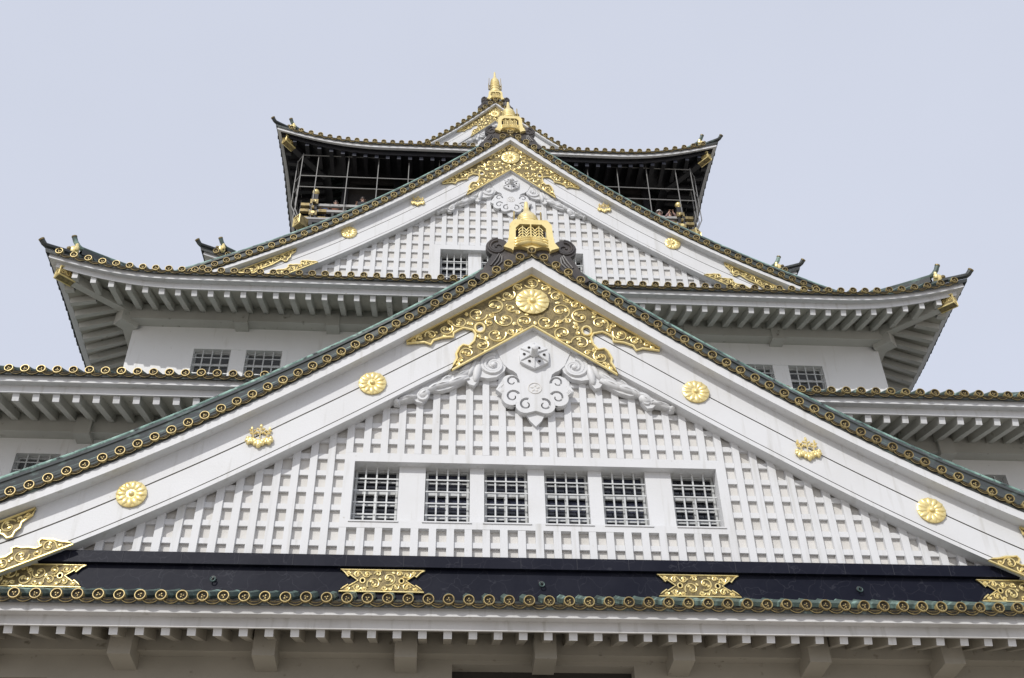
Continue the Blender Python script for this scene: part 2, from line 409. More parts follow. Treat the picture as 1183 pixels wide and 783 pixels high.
        bar(hr, pin, pend, 0.32, -0.58, 0.22, 'lacquer_wood' if dark else 'eave_plaster')
        build('hip_rafter', hr, roof)
        c0 = pend - dv * 1.25; c1 = pend + dv * 0.12
        bar(cap, c0, c1, 0.34, -0.62, 0.26, 'old_gold')
        # raised scrolls and rims on the gilded end
        for q in (-0.35, 0.35):
            for zz in (-0.61, 0.25): cap.tube([tuple(c0 + sd2*q + uv*zz), tuple(c1 + sd2*q + uv*zz)], 0.06, 'gold', 5)
            for i in range(3):
                cc = c0.lerp(c1, 0.2 + 0.3*i) + sd2*q*1.02 + uv*(-0.2)
                cap.tube([tuple(cc + dv*(0.05+0.2*t/12)*math.cos(t*0.75) + uv*(0.05+0.2*t/12)*math.sin(t*0.75)) for t in range(13)], 0.035, 'gold', 4)
        fc = c1 + dv*0.02 - uv*0.2
        cap.tube([tuple(fc + sd2*0.22*math.cos(2*PI*t/12) + uv*0.24*math.sin(2*PI*t/12)) for t in range(13)], 0.05, 'gold', 5)
        for a_, b_ in (((-0.34,-0.42),(0.34,-0.42)), ((0.34,-0.42),(0.34,0.46)), ((0.34,0.46),(-0.34,0.46)), ((-0.34,0.46),(-0.34,-0.42))):
            cap.tube([tuple(fc + sd2*a_[0] + uv*a_[1]), tuple(fc + sd2*b_[0] + uv*b_[1])], 0.06, 'gold', 5)
        build('hip_rafter_cap', cap, roof)
        cr = MB(); orn = MB()
        def hip(e, dz_):
            p = pt('F', sx * (W - e), e, rz(e) + dz_); return Vector(p)
        tipv = Vector((sx*0.6, -0.6, 0))
        path = [hip(e, 0.30) for e in (roof_depth, 6.5, 4.5, 3.0, 2.0, 1.2, 0.5, 0.05)]
        path += [path[-1] + tipv*0.22 + uv*0.06, path[-1] + tipv*0.5 + uv*0.28]
        cr.tube([tuple(p) for p in path], 0.22, 'tile_dark', 8)
        cr.tube([tuple(path[-1] + tipv*0.02 + uv*0.02), tuple(path[-1] + tipv*0.12 + uv*0.10)], 0.24, 'old_gold', 10)
        cr.tube([tuple(path[-1] + tipv*0.12 + uv*0.10), tuple(path[-1] + tipv*0.14 + uv*0.115)], 0.18, 'tile_face', 10)
        # upper stack, starts behind the ornament
        es2 = [e for e in (roof_depth, 6.5, 5.0, 3.6, 2.6, 1.9) if e <= roof_depth]
        for dz_, w in ((0.55, 0.30), (0.85, 0.24)):
            rows = []
            for e in es2:
                p = hip(e, dz_); q = Vector((sx*0.7071, 0.7071, 0))
                rows.append([tuple(p - q*w - uv*0.2), tuple(p - q*w + uv*0.1), tuple(p + q*w + uv*0.1), tuple(p + q*w - uv*0.2)])
            cr.grid(rows, 'tile_dark', True)
        p2 = [hip(e, 1.12) for e in es2]
        p2 += [p2[-1] + tipv*0.35 + uv*0.10, p2[-1] + tipv*0.72 + uv*0.36, p2[-1] + tipv*0.95 + uv*0.72]
        cr.tube([tuple(p) for p in p2], 0.20, 'patina', 8)
        cr.tube([tuple(p2[-1]), tuple(p2[-1] + tipv*0.06 + uv*0.10)], 0.22, 'old_gold', 10)
        build('corner_ridge', cr, roof)
        op = hip(1.55, 0.60)
        orn.blob(tuple(op), 0.42, 0.40, 0.50, 'gold', 10, 6)
        for q in (-1, 1):
            orn.blob(tuple(op + sd2*0.42*q + uv*0.05), 0.2, 0.2, 0.28, 'gold', 8, 5)
            orn.blob(tuple(op + sd2*0.30*q + uv*0.45), 0.14, 0.14, 0.22, 'gold', 8, 5)
        orn.blob(tuple(op + tipv*0.5), 0.2, 0.2, 0.2, 'bronze', 8, 5)
        build('corner_ornament', orn, roof)
    # wall beam and brackets
    if wall_y:
        bm_ = MB(); zb = z0 + zs - 0.55 + slope * (e_in - 1.05); ybf = y0 + e_in
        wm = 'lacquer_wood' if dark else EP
        bm_.box(-wall_hw - (wall_y - ybf), wall_hw + (wall_y - ybf), ybf, wall_y - 0.004, zb - beam_drop, zb + 0.62, wm)
        for sx in (-1, 1):
            xa = sx * (wall_hw + wall_y - ybf); xb = sx * (wall_hw + 0.004)
            bm_.box(min(xa, xb), max(xa, xb), wall_y, y0 + D - e_in, zb - beam_drop, zb + 0.62, wm)
        build('wall_beam', bm_, roof)
        fb_ = None
        for bx in brackets:
            w, dn, fr = bracket_dim
            if fb_ is None:
                q = MB(); q.box(bx - w/2, bx + w/2, ybf - fr, wall_y - 0.006, zb - beam_drop - dn, zb + 0.10, wm)
                fb_ = build('bracket', q, roof)
                bx0 = bx
            else: dup(fb_, roof, WP[fb_] + Vector((bx - bx0, 0, 0)))
        if not dark:
            for sx in (-1, 1):
                q = MB(); c = Vector((sx * (wall_hw + 0.35), wall_y - 0.35, 0)); a = Vector((sx, -1, 0)).normalized(); b = Vector((a.y, -a.x, 0))
                vs = []
                for zz in (zb - beam_drop - 0.45, zb + 0.45):
                    for (s1, s2) in ((-0.6,-0.55),(0.95,-0.55),(0.95,0.55),(-0.6,0.55)): vs.append(tuple(c + a*s1 + b*s2 + Vector((0,0,zz))))
                q.add(vs, [(0,1,2,3),(4,7,6,5),(0,4,5,1),(1,5,6,2),(2,6,7,3),(3,7,4,0)], wm)
                build('corner_bracket', q, roof)
    return roof

# walls with window openings
def wall_mesh(mb, x0, x1, z0, z1, Y, holes, mt, depth=0.55):
    xs = sorted({x0, x1, *[h[0] for h in holes], *[h[1] for h in holes]}); zs = sorted({z0, z1, *[h[2] for h in holes], *[h[3] for h in holes]})
    for i in range(len(xs)-1):
        for j in range(len(zs)-1):
            cx, cz = (xs[i]+xs[i+1])/2, (zs[j]+zs[j+1])/2
            if any(h[0] < cx < h[1] and h[2] < cz < h[3] for h in holes): continue
            mb.add([(xs[i],Y,zs[j]),(xs[i+1],Y,zs[j]),(xs[i+1],Y,zs[j+1]),(xs[i],Y,zs[j+1])], [(0,1,2,3)], mt)
    for a, b, c, d in holes:
        mb.grid([[(a,Y,c),(b,Y,c),(b,Y,d),(a,Y,d)], [(a,Y+depth,c),(b,Y+depth,c),(b,Y+depth,d),(a,Y+depth,d)]], mt, True)
def shell(mb, x0, x1, y0, y1, z0, z1, mt):      # sides and back
    mb.add([(x0,y0,z0),(x0,y1,z0),(x0,y1,z1),(x0,y0,z1)], [(0,1,2,3)], mt)
    mb.add([(x1,y0,z0),(x1,y1,z0),(x1,y1,z1),(x1,y0,z1)], [(0,1,2,3)], mt)
    mb.add([(x0,y1,z0),(x1,y1,z0),(x1,y1,z1),(x0,y1,z1)], [(0,1,2,3)], mt)

def window(x0, x1, z0, z1, yg, nv, nh, parent=castle, casement=True, lit=0.0):
    """frame = the part, with grille, pane and blind under it; yg = plane of the outer grille"""
    f = MB(); fy = yg + 0.30; w = 0.13
    X0, X1, Z0, Z1 = x0 + 0.02, x1 - 0.02, z0 + 0.02, z1 - 0.02
    f.box(X0, X0+w, fy, fy+0.18, Z0, Z1, 'window_metal'); f.box(X1-w, X1, fy, fy+0.18, Z0, Z1, 'window_metal')
    f.box(X0+w, X1-w, fy, fy+0.18, Z1-w, Z1, 'window_metal'); f.box(X0+w, X1-w, fy, fy+0.18, Z0, Z0+w, 'window_metal')
    zt = Z0 + (Z1-Z0)*0.60; xm = (X0+X1)/2
    f.box(X0+w, X1-w, fy-0.03, fy+0.15, zt-0.09, zt+0.09, 'window_metal')
    if casement:
        f.box(xm-0.10, xm+0.10, fy-0.02, fy+0.16, Z0+w, zt-0.09, 'window_metal')
        for i in (1, 2):
            zz = Z0 + (zt-Z0)*i/3; 
            f.box(X0+w, xm-0.10, fy+0.03, fy+0.10, zz-0.05, zz+0.05, 'window_metal'); f.box(xm+0.10, X1-w, fy+0.03, fy+0.10, zz-0.05, zz+0.05, 'window_metal')
        zz = (zt+Z1)/2
        f.box(X0+w, X1-w, fy+0.03, fy+0.10, zz-0.05, zz+0.05, 'window_metal')
    wn = build('window', f, parent)
    gm = MB()
    for i in range(1, nv + 1):
        x = lerp(x0, x1, i/(nv+1)); gm.box(x-0.045, x+0.045, yg, yg+0.09, z0, z1, 'grille_metal')
    for i in range(1, nh + 1):
        z = lerp(z0, z1, i/(nh+1)) - 0.02; gm.box(x0, x1, yg-0.045, yg-0.002, z-0.04, z+0.04, 'grille_metal')
    build('grille', gm, wn)
    p = MB(); nb = 14
    for i in range(nb):
        za_, zb_ = lerp(Z0+w, Z1-w, i/nb), lerp(Z0+w, Z1-w, (i+1)/nb) - 0.002
        mt = ('glass', 'pane_blue')[i % 2] if lit == 1 else ('pane_grey' if lit == 2 else 'glass')
        p.add([(X0+w, fy+0.20, za_), (X1-w, fy+0.20, za_), (X1-w, fy+0.20 + (0.05 if mt == 'pane_blue' else 0.0), zb_), (X0+w, fy+0.20 + (0.05 if mt == 'pane_blue' else 0.0), zb_)], [(0,1,2,3)], mt)
    p.box(X0+w, X1-w, fy+0.27, fy+0.29, Z0+w, Z1-w, 'glass')
    build('pane', p, wn)
    return wn

# ------------------------------------------------------------------ storey one
w = MB()
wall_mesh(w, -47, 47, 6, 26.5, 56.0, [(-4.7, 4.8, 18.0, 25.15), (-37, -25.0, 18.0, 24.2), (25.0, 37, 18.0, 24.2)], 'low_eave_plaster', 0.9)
shell(w, -47, 47, 56.0, 158, 6, 26.5, 'plaster')
for a, b, d in ((-4.7, 4.8, 25.15), (-37, -25.0, 24.2), (25.0, 37, 24.2)):
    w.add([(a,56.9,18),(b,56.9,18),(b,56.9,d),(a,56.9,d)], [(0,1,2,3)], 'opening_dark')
build('storey_wall', w, castle)
sb = MB(); hw0, hw1 = 52, 47.5
for i in range(8):
    t0, t1 = i/8, (i+1)/8
    a0, a1 = lerp(hw0, hw1, t0**0.7), lerp(hw0, hw1, t1**0.7); z0_, z1_ = lerp(GROUND, 6, t0), lerp(GROUND, 6, t1)
    sb.grid([[(-a0, 101.5-a0, z0_), (a0, 101.5-a0, z0_), (a0, 111+a0, z0_), (-a0, 111+a0, z0_)], [(-a1, 101.5-a1, z1_), (a1, 101.5-a1, z1_), (a1, 111+a1, z1_), (-a1, 111+a1, z1_)]], 'stone', True)
sb.add([(-47.5,54,6),(47.5,54,6),(47.5,158,6),(-47.5,158,6)], [(0,1,2,3)], 'stone')
build('stone_base', sb, castle)
tier('A', 51.40, 26.47, 53.0, 112, 1.4, 10, 2.0, 3.85, -0.99, 0.36, 0.50, 11.5, 50, wall_y=56.0, wall_hw=47,
     rafter_vis=[(-23.5, 23.5)], brackets=[7.07*k for k in range(-5, 6)], bracket_dim=(1.12, 0.75, 1.2), beam_drop=0.55)

# ------------------------------------------------------------------ storey two
w = MB(); W2 = [(-33.4, -30.55, 40.0, 42.95), (30.55, 33.4, 40.0, 42.95)]
wall_mesh(w, -40, 40, 30, 46.5, 63.9, W2, 'plaster'); shell(w, -40, 40, 63.9, 151, 30, 46.5, 'plaster')
for h in W2:       # splayed surround
    w.box(h[0]-0.35, h[0], 63.86, 63.897, h[2]-0.35, h[3]+0.35, 'plaster'); w.box(h[1], h[1]+0.35, 63.86, 63.897, h[2]-0.35, h[3]+0.35, 'plaster')
    w.box(h[0], h[1], 63.86, 63.897, h[3], h[3]+0.35, 'plaster')
build('storey_wall', w, castle)
for h in W2: window(*h, 64.05, 3, 4, casement=False, lit=2)
tier('T2', 58.02, 45.45, 46.0, 99, 1.4, 10, 2.0, 5.0, -1.15, 0.32, 0.50, 13.0, 44, wall_y=63.9, wall_hw=40,
     rafter_vis=[(-33, -17.5), (17.5, 33)], brackets=[7.3*k for k in range(-5, 6)], bracket_dim=(1.05, 0.35, 0.35))

# ------------------------------------------------------------------ storey three
w = MB(); W3 = [(-25.4, -22.5, 55.0, 58.1), (-21.3, -18.45, 55.0, 58.1), (18.45, 21.3, 55.0, 58.1), (22.6, 25.45, 55.0, 58.1)]
wall_mesh(w, -30.55, 30.55, 50, 62.5, 71.1, W3, 'plaster'); shell(w, -30.55, 30.55, 71.1, 144, 50, 62.5, 'plaster')
for h in ((-25.4, -18.45), (18.45, 25.45)):
    w.box(h[0]-0.4, h[0], 71.06, 71.097, 54.6, 58.5, 'plaster'); w.box(h[1], h[1]+0.4, 71.06, 71.097, 54.6, 58.5, 'plaster')
    w.box(h[0], h[1], 71.06, 71.097, 58.1, 58.5, 'plaster')
build('storey_wall', w, castle)
for h in W3: window(*h, 71.22, 3, 3, casement=False, lit=2)
tier('T3', 65.26, 61.27, 35.95, 84.6, 1.35, 10, 2.0, 4.84, -1.13, 0.42, 0.45, 13.0, 36, wall_y=71.1, wall_hw=30.55,
     rafter_vis=[(-37, -8.5), (10, 37)], brackets=[7.3*k for k in range(-3, 4)], bracket_dim=(1.05, 0.3, 0.15))

# ------------------------------------------------------------------ storey four (mostly behind the upper gable)
w = MB(); wall_mesh(w, -24, 24, 64, 77.5, 84.0, [], 'plaster'); shell(w, -24, 24, 84.0, 132, 64, 77.5, 'plaster')
build('storey_wall', w, castle)
tier('T4', 78.9, 75.20, 28.3, 57, 1.4, 9, 2.0, 4.6, -1.13, 0.42, 0.45, 7.5, 28, wall_y=84.0, wall_hw=24, roof_fade=6)

# ------------------------------------------------------------------ gables
def curve(c, x): 
    r = 0.0
    for k in c: r = r * x + k
    return r
B_CAP = (-1e-06, 0.000143, 0.001051, -0.801918, 52.829815)
G_CAP = (-7e-06, 0.000329, 0.005452, -0.972066, 83.118755)
T_CAP = (0.0022, -0.0050, -1.125, 115.52)
OFF = {'top': [(0,-1.43),(7,-1.10),(14,-0.95),(21,-0.92),(28,-0.98)], 'g1': [(0,-3.59),(7,-3.03),(14,-2.66),(21,-2.53),(28,-2.61)],
       'g2': [(0,-5.55),(7,-4.78),(14,-4.37),(21,-4.22),(28,-4.15)], 'st': [(0,-5.91),(7,-5.17),(14,-4.74),(21,-4.55),(28,-4.45)],
       'fb': [(0,-1.30),(7,-1.22),(14,-1.10),(21,-1.02),(28,-1.03)]}
def off(n, x):
    L = OFF[n]
    for i in range(len(L)-1):
        if x <= L[i+1][0]:
            t = max(0, (x - L[i][0]) / (L[i+1][0] - L[i][0])); t = t if True else t
            return lerp(L[i][1], L[i+1][1], t)
    return L[-1][1]
APEXB = [(0.0,51.42),(7.9,45.42),(7.89,45.23),(6.83,45.38),(6.42,45.2),(6.26,45.56),(5.69,45.8),(5.03,45.88),(5.02,46.21),(4.75,46.44),(4.38,46.65),(3.8,46.49),(3.63,46.15),(3.72,45.6),(4.04,45.18),(4.41,45.26),(4.63,45.03),(4.83,44.5),(4.76,44.18),(4.93,43.76),(5.11,43.2),(0.0,46.98)]
LOWA = [(33.5,29.6),(27.27,32.96),(27.35,32.52),(27.8,32.06),(27.81,31.72),(28.01,31.5),(28.08,31.17),(28.31,31.1),(28.55,31.3),(28.76,31.36),(29.6,30.7),(30.6,30.2),(31.4,29.5)]
LOWB = [(31.6,27.3),(24.81,30.79),(25.11,30.9),(25.49,30.93),(25.9,31.05),(26.28,31.05),(26.51,31.08),(26.63,30.9),(26.47,30.62),(26.66,30.5),(27.04,30.55),(27.4,30.52),(27.68,30.58),(27.9,30.48),(27.83,30.23),(28.08,29.97),(28.36,29.9),(28.9,29.9),(29.6,29.4),(30.2,29.3),(30.9,28.6)]
WING = [(2.31,45.43),(8.56,41.13),(8.47,40.94),(8.15,40.9),(8.08,41.1),(7.29,41.27),(7.13,41.10),(6.81,41.04),(6.5,41.45),(6.4,42.0),(5.8,41.97),(5.16,42.19),(4.2,42.84),(4.0,42.54),(3.71,42.45),(3.43,42.87),(3.35,43.13),(2.9,43.04),(2.33,43.16),(1.83,43.65),(1.71,44.07),(1.9,44.7)]
FINO = [(-1.85,53.15),(-1.34,52.95),(-1.23,52.80),(-1.15,53.14),(-0.75,53.22),(-0.35,53.10),(0,52.95),(0.35,53.10),(0.75,53.22),(1.15,53.14),(1.23,52.80),(1.34,52.95),(1.85,53.15),(1.57,53.6),(1.48,54.2),(1.42,55.3),(1.12,55.75),(-1.12,55.75),(-1.42,55.3),(-1.48,54.2),(-1.57,53.6)]
FINH = [(-1.04,53.55),(-1.02,54.95),(-0.74,55.32),(0.74,55.32),(1.02,54.95),(1.04,53.55)]

def in_poly(x, z, poly):
    c = False; n = len(poly)
    for i in range(n):
        x1, z1 = poly[i]; x2, z2 = poly[(i+1) % n]
        if (z1 > z) != (z2 > z) and x < (x2-x1)*(z-z1)/(z2-z1) + x1: c = not c
    return c
def dist_poly(x, z, poly):
    best = 9e9; n = len(poly)
    for i in range(n):
        x1, z1 = poly[i]; x2, z2 = poly[(i+1) % n]; dx, dz = x2-x1, z2-z1
        t = max(0, min(1, ((x-x1)*dx + (z-z1)*dz) / max(1e-9, dx*dx+dz*dz)))
        best = min(best, math.hypot(x-x1-t*dx, z-z1-t*dz))
    return best
def scrolls(mb, poly, y, rmax, rmin, th, avoid=(), mt='gold', seed=1):
    """arabesque relief: spiral tendrils with leaf buds packed into the outline"""
    rnd = random.Random(seed)
    xs = [p[0] for p in poly]; zs = [p[1] for p in poly]
    step = max(rmin * 0.45, (max(xs)-min(xs)) / 160); cand = []
    x = min(xs)
    while x < max(xs):
        z = min(zs)
        while z < max(zs):
            if in_poly(x, z, poly):
                d = dist_poly(x, z, poly)
                for (ax, az, ar) in avoid: d = min(d, math.hypot(x-ax, z-az) - ar)
                if d > rmin: cand.append([d - th*0.6, x, z])
            z += step
        x += step
    placed = []
    for _ in range(190):
        best = None
        for c in cand:
            if best is None or min(c[0], rmax) > min(best[0], rmax) + 1e-6 : best = c
        if best is None or best[0] < rmin: break
        r = min(best[0], rmax); bx, bz = best[1], best[2]; placed.append((bx, bz, r))
        for c in cand: c[0] = min(c[0], math.hypot(c[1]-bx, c[2]-bz) - r - th*0.3)
        cand = [c for c in cand if c[0] >= rmin]
    for i, (cx, cz, r) in enumerate(placed):
        sg = 1 if i % 2 else -1; a0 = rnd.random() * 6.28
        near = sorted(placed, key=lambda q: math.hypot(q[0]-cx, q[1]-cz))[1:2]
        if near:
            a0 = math.atan2(near[0][1]-cz, near[0][0]-cx)
        n = 18; turns = 1.2 if r > rmin*2 else 0.95
        pth = []
        for k in range(n + 1):
            t = k / n; rr = r * (1.0 - 0.78 * t); a = a0 + sg * turns * 2*PI*t
            pth.append((cx + rr*math.cos(a), y - 0.02, cz + rr*math.sin(a)))
        mb.tube(pth, [th*(0.95 - 0.35*k/n) for k in range(n+1)], mt, 5, True)
        e = pth[-1]; mb.blob((e[0], y - 0.03, e[2]), th*1.7, th*1.2, th*1.7, mt, 6, 4)
        for k in (3, 7, 11):                                   # trefoil leaves inside / outside the tendril
            if r < rmin*1.5 and k != 7: continue
            p = pth[k]; a = math.atan2(p[2]-cz, p[0]-cx); q = (1 if k != 7 else -1) * r * 0.17
            lx, lz = p[0] - q*math.cos(a)*1.3, p[2] - q*math.sin(a)*1.3
            for da in (-0.9, 0, 0.9):
                mb.blob((lx - r*0.12*math.copysign(1,q)*math.cos(a+da), y - 0.03, lz - r*0.12*math.copysign(1,q)*math.sin(a+da)), r*0.20, th*0.9, r*0.13, mt, 6, 4, a+da)
    return placed
def gold_plate(name, poly, y, parent, rmax, rmin, th, holes=(), avoid=(), rim=0.07, seed=1):
    mb = MB(); mb.prism(poly, y, y + 0.07, 'bronze', holes)
    scrolls(mb, poly, y, rmax, rmin, th, list(avoid) + [(sum(p[0] for p in h)/len(h), sum(p[1] for p in h)/len(h), 0.5*(max(p[0] for p in h)-min(p[0] for p in h))+rim*1.5) for h in holes], seed=seed)
    for l in [poly] + list(holes):
        mb.tube([(p[0], y - 0.015, p[1]) for p in list(l) + [l[0]]], rim, 'gold', 6)
    return build(name, mb, parent)
def rosette(parent, x, y, z, r, n=12):
    mb = MB()
    mb.lathe_y((x, y, z), [(r*0.94, 0.10), (r*0.96, 0.0), (r*0.88, -0.04), (0.01, -0.04)], 'gold', 28)
    for k in range(n):
        a = 2*PI*k/n
        mb.blob((x + r*0.62*math.cos(a), y - 0.02, z + r*0.62*math.sin(a)), r*0.37, 0.10*r, r*0.19, 'gold', 8, 6, a)
    mb.blob((x, y - 0.05, z), r*0.20, 0.16*r, r*0.20, 'gold', 10, 6)
    return build('rosette', mb, parent)
def crest(parent, x, y, z, s):
    """paulownia-like crest: three lobed leaves below, three flower stalks above"""
    mb = MB()
    def P(dx, dz): return (x + dx*s, y, z + dz*s*1.25)
    for (dx, dz, a, k) in ((0, -0.32, -PI/2, 1.0), (-0.52, -0.18, -PI/2 - 0.35, 0.85), (0.52, -0.18, -PI/2 + 0.35, 0.85)):
        for da, l in ((0, 0.50), (-0.75, 0.36), (0.75, 0.36), (-1.6, 0.26), (1.6, 0.26)):
            q = a + da
            mb.blob((x + (dx + 0.24*k*math.cos(q))*s, y - 0.02, z + (dz + 0.24*k*math.sin(q))*s), l*k*s*0.62, 0.13*s, 0.17*k*s, 'gold', 8, 5, q)
        mb.blob(P(dx, dz), 0.3*k*s, 0.14*s, 0.24*k*s, 'gold', 10, 5)
        mb.tube([P(dx, dz+0.1), (x + (dx + 0.36*k*math.cos(a))*s, y - 0.13*s, z + (dz + 0.36*k*math.sin(a))*s)], 0.03*s, 'gold', 4)
    for (dx, a, k) in ((0, PI/2, 1.0), (-0.42, PI/2 + 0.25, 0.8), (0.42, PI/2 - 0.25, 0.8)):
        ex, ez = dx + 0.70*k*math.cos(a), 0.70*k*math.sin(a)
        mb.tube([P(dx*0.9, -0.05), P(ex, ez)], 0.04*s, 'gold', 5)
        for t in (0.35, 0.62, 0.95):
            bx, bz = lerp(dx*0.9, ex, t), lerp(-0.05, ez, t)
            if t < 0.9:
                for q in (-1, 1): mb.blob(P(bx + q*0.17*k, bz + 0.06), 0.13*k*s, 0.09*s, 0.08*k*s, 'gold', 6, 4, q*0.7)
            else: mb.blob(P(bx, bz), 0.10*k*s, 0.09*s, 0.17*k*s, 'gold', 6, 4)
    return build('crest', mb, parent)

def carved_spiral(mb, cx, cz, r, y, th, a0, sg, turns=1.4, mt='wood_white', n=22):
    mb.tube([(cx + r*(1-0.85*k/n)*math.cos(a0+sg*turns*2*PI*k/n), y, cz + r*(1-0.85*k/n)*math.sin(a0+sg*turns*2*PI*k/n)) for k in range(n+1)], [th*(1-0.4*k/n) for k in range(n+1)], mt, 6)
def arc_pts(cx, cz, r, a0, a1, n=8): return [(cx + r*math.cos(lerp(a0, a1, i/n)), cz + r*math.sin(lerp(a0, a1, i/n))) for i in range(n+1)]

def gable(cap, yv, s, xmax, yback, lat_z0, lat_xmax, row, rows, winrow=None, zmin=0.0, band=None, rake_top=1.5, tail=1.0, bs=0.99, plate_dx=0.0):
    """one gable: cap = rake curve of the verge tile ends, yv = plane of those ends, s = ornament scale relative to the big front gable"""
    xlim = xmax
    def zc(x):
        x = abs(x)
        if cap is B_CAP and x > 29: return curve(cap, 29) - 0.50*(x - 29)
        if cap is G_CAP and x > 26: return curve(cap, 26) - 0.48*(x - 26)
        if cap is T_CAP and x > 9: return curve(cap, 9) - 0.55*(x - 9)
        return curve(cap, x)
    def zo(n, x): return zc(x) + s * off(n, abs(x) / s * (1.0 if s > 0.9 else 0.9))
    yf, yb, yl = yv + 0.2*s, yv + 1.0*s, yv + 1.65*s
    def bx_(x, z, dx=0.0):                               # point of the big gable's ornament -> this gable
        if s == 1: return (x, z)
        xa = abs(x) * s - dx
        return (math.copysign(xa, x) if x else 0.0, zo('top', xa) + s * (z - (curve(B_CAP, min(abs(x),29)) - 0.5*max(0,abs(x)-29) + off('top', abs(x)))))
    def xs_(n=40, hi=None):
        hi = hi or xlim
        return [hi * i / n for i in range(n + 1)]
    # ---- roof
    r = MB()
    for sg in (-1, 1):
        X = xs_(30)
        r.grid([[(sg*x, yv + 0.12, zc(x) - 0.10) for x in X], [(sg*x, yback, zc(x) - 0.10) for x in X]], 'tile_dark')
        r.grid([[(sg*x, yv + 0.12, zc(x) - 0.10) for x in X], [(sg*x, yv + 0.14, zc(x) - 0.46) for x in X], [(sg*x, yback, zc(x) - 0.46) for x in X]], 'tile_dark')
        y = yv + 2.4
        while y < yback - 0.3:
            r.tube([(sg*x, y, zc(x) + 0.06) for x in xs_(14)], 0.25, 'patina', 6, False); y += 1.0
    r.tube([(0, yv + 0.8, zc(0) + 1.2), (0, yback, zc(0) + 1.2)], 0.45, 'patina', 8)
    r.box(-0.5, 0.5, yv + 0.9, yback, zc(0) - 0.3, zc(0) + 1.1, 'tile_dark')
    roof = build('gable_roof', r, castle)
    # ---- verge tile ends spaced along the rake
    t = MB(); pts = [(0.0, zc(0))]; x = 0.0
    while x < xlim:
        dx = 0.02; x0 = x; l = 0.0; z0 = zc(x)
        while l < 0.975:
            x += dx; z1 = zc(x); l += math.hypot(dx, z1 - z0); z0 = z1
        pts.append((x, zc(x)))
    for sg in (-1, 1):
        prev = None
        for i, (x, z) in enumerate(pts):
            p = (sg*x, yv, z)
            if not (i == 0 and sg == 1):
                tile_cap(t, *p)
                t.tube([(p[0], yv + 0.1, z), (p[0], yv + 1.3, z + 0.12)], 0.25, 'patina_bright', 8, False)
            if prev: tile_lip(t, prev, p, 0.30)
            prev = p
    build('verge_tiles', t, roof)
    # ---- descending rake ridges
    for sg in (-1, 1):
        rr = MB(); X = [lerp(1.2*s, xlim, i/36) for i in range(37)]; h = rake_top
        lay = [(0.75, 0.0), (0.75, 0.30*h), (0.68, 0.32*h), (0.72, 0.40*h), (0.72, 0.52*h), (0.80, 0.54*h), (0.80, 0.78*h), (0.70, 0.80*h), (0.70, 0.92*h), (1.50, 0.92*h), (1.50, 0.0)]
        def rk(x, a, b):
            q = 0.0 if s < 1 else max(0.0, min(1.0, (x - 8.0) / 11.0)); q = q*q*(3 - 2*q)
            tt = b / h
            return (sg*x, yv + a + q * 2.0 * tt, zc(x) + b + q * 2.15 * tt)
        rr.grid([[rk(x, a, b) for a, b in lay] for x in X], 'tile_dark')
        rr.tube([rk(x, 0.92, 0.98*h) for x in X], 0.20*s**0.5, 'patina_bright', 8)
        if s == 1: rr.tube([rk(x, 1.0, 0.90*h) for x in X], 0.10, 'patina_bright', 6)
        rr.tube([rk(x, 0.76, 0.46*h) for x in X], 0.05, 'patina', 5)
        build('rake_ridge', rr, roof)
    # ---- black scrolled ridge-end tiles and the gold finial
    za = zc(0); f = s
    for sg in (-1, 1):
        o = MB(); y0, y1 = yv + 0.30, yv + 0.75
        cx, cz, rad = 2.22*f, za + 0.50*f, 0.80*f
        out_ = [(cx - 0.75*f, cz - 0.15*f)] + arc_pts(cx, cz, rad, PI*0.75, -PI*0.35, 12)
        out_ += [(2.78*f, za - 0.62*f), (3.02*f, za - 1.05*f), (3.2*f, za - 1.5*f), (3.62*f, za - 1.95*f), (3.72*f, za - 2.3*f), (3.3*f, za - 2.6*f), (0.0, za - 0.15*f), (0.0, za + 0.35*f), (1.0*f, za + 0.35*f)]
        o.prism([(sg*a, b) for a, b in out_], y0, y1, 'oni_black')
        for k, rr_ in enumerate((1.0, 0.78)):
            carved_spiral(o, sg*cx, cz, rad*rr_*0.95, y0 - 0.02, 0.10*f, PI/2 if sg > 0 else PI/2, sg*-1, 1.3, 'oni_black')
        for k in range(3):
            q = k * 0.22*f
            o.tube([(sg*(cx - 0.1*f - q*0.4), y0 - 0.02, cz - 0.62*f - q*0.5), (sg*(2.4*f - q), y0 - 0.03, za - 0.75*f - q*0.3), (sg*(2.7*f - q), y0 - 0.02, za - 1.25*f - q*0.1)], 0.07*f, 'oni_black', 5)
        build('ridge_end_tile', o, roof)
    fi = MB(); 
    fo = [(x*f, za + (z - 52.83)*f) for x, z in FINO]; fh = [(x*f, za + (z - 52.83)*f) for x, z in FINH]
    yfn = yv + 0.02
    fi.prism(fo, yfn, yfn + 0.35*f, 'gold', [fh])
    def FP(x, y, z): return (x*f, yfn + y*f, za + (z - 52.83)*f)
    # pierced fan of fins filling the opening, dark behind
    fi.tube([FP(0, 0.05, 53.1), FP(0, 0.05, 55.35)], 0.06*f, 'gold', 6)
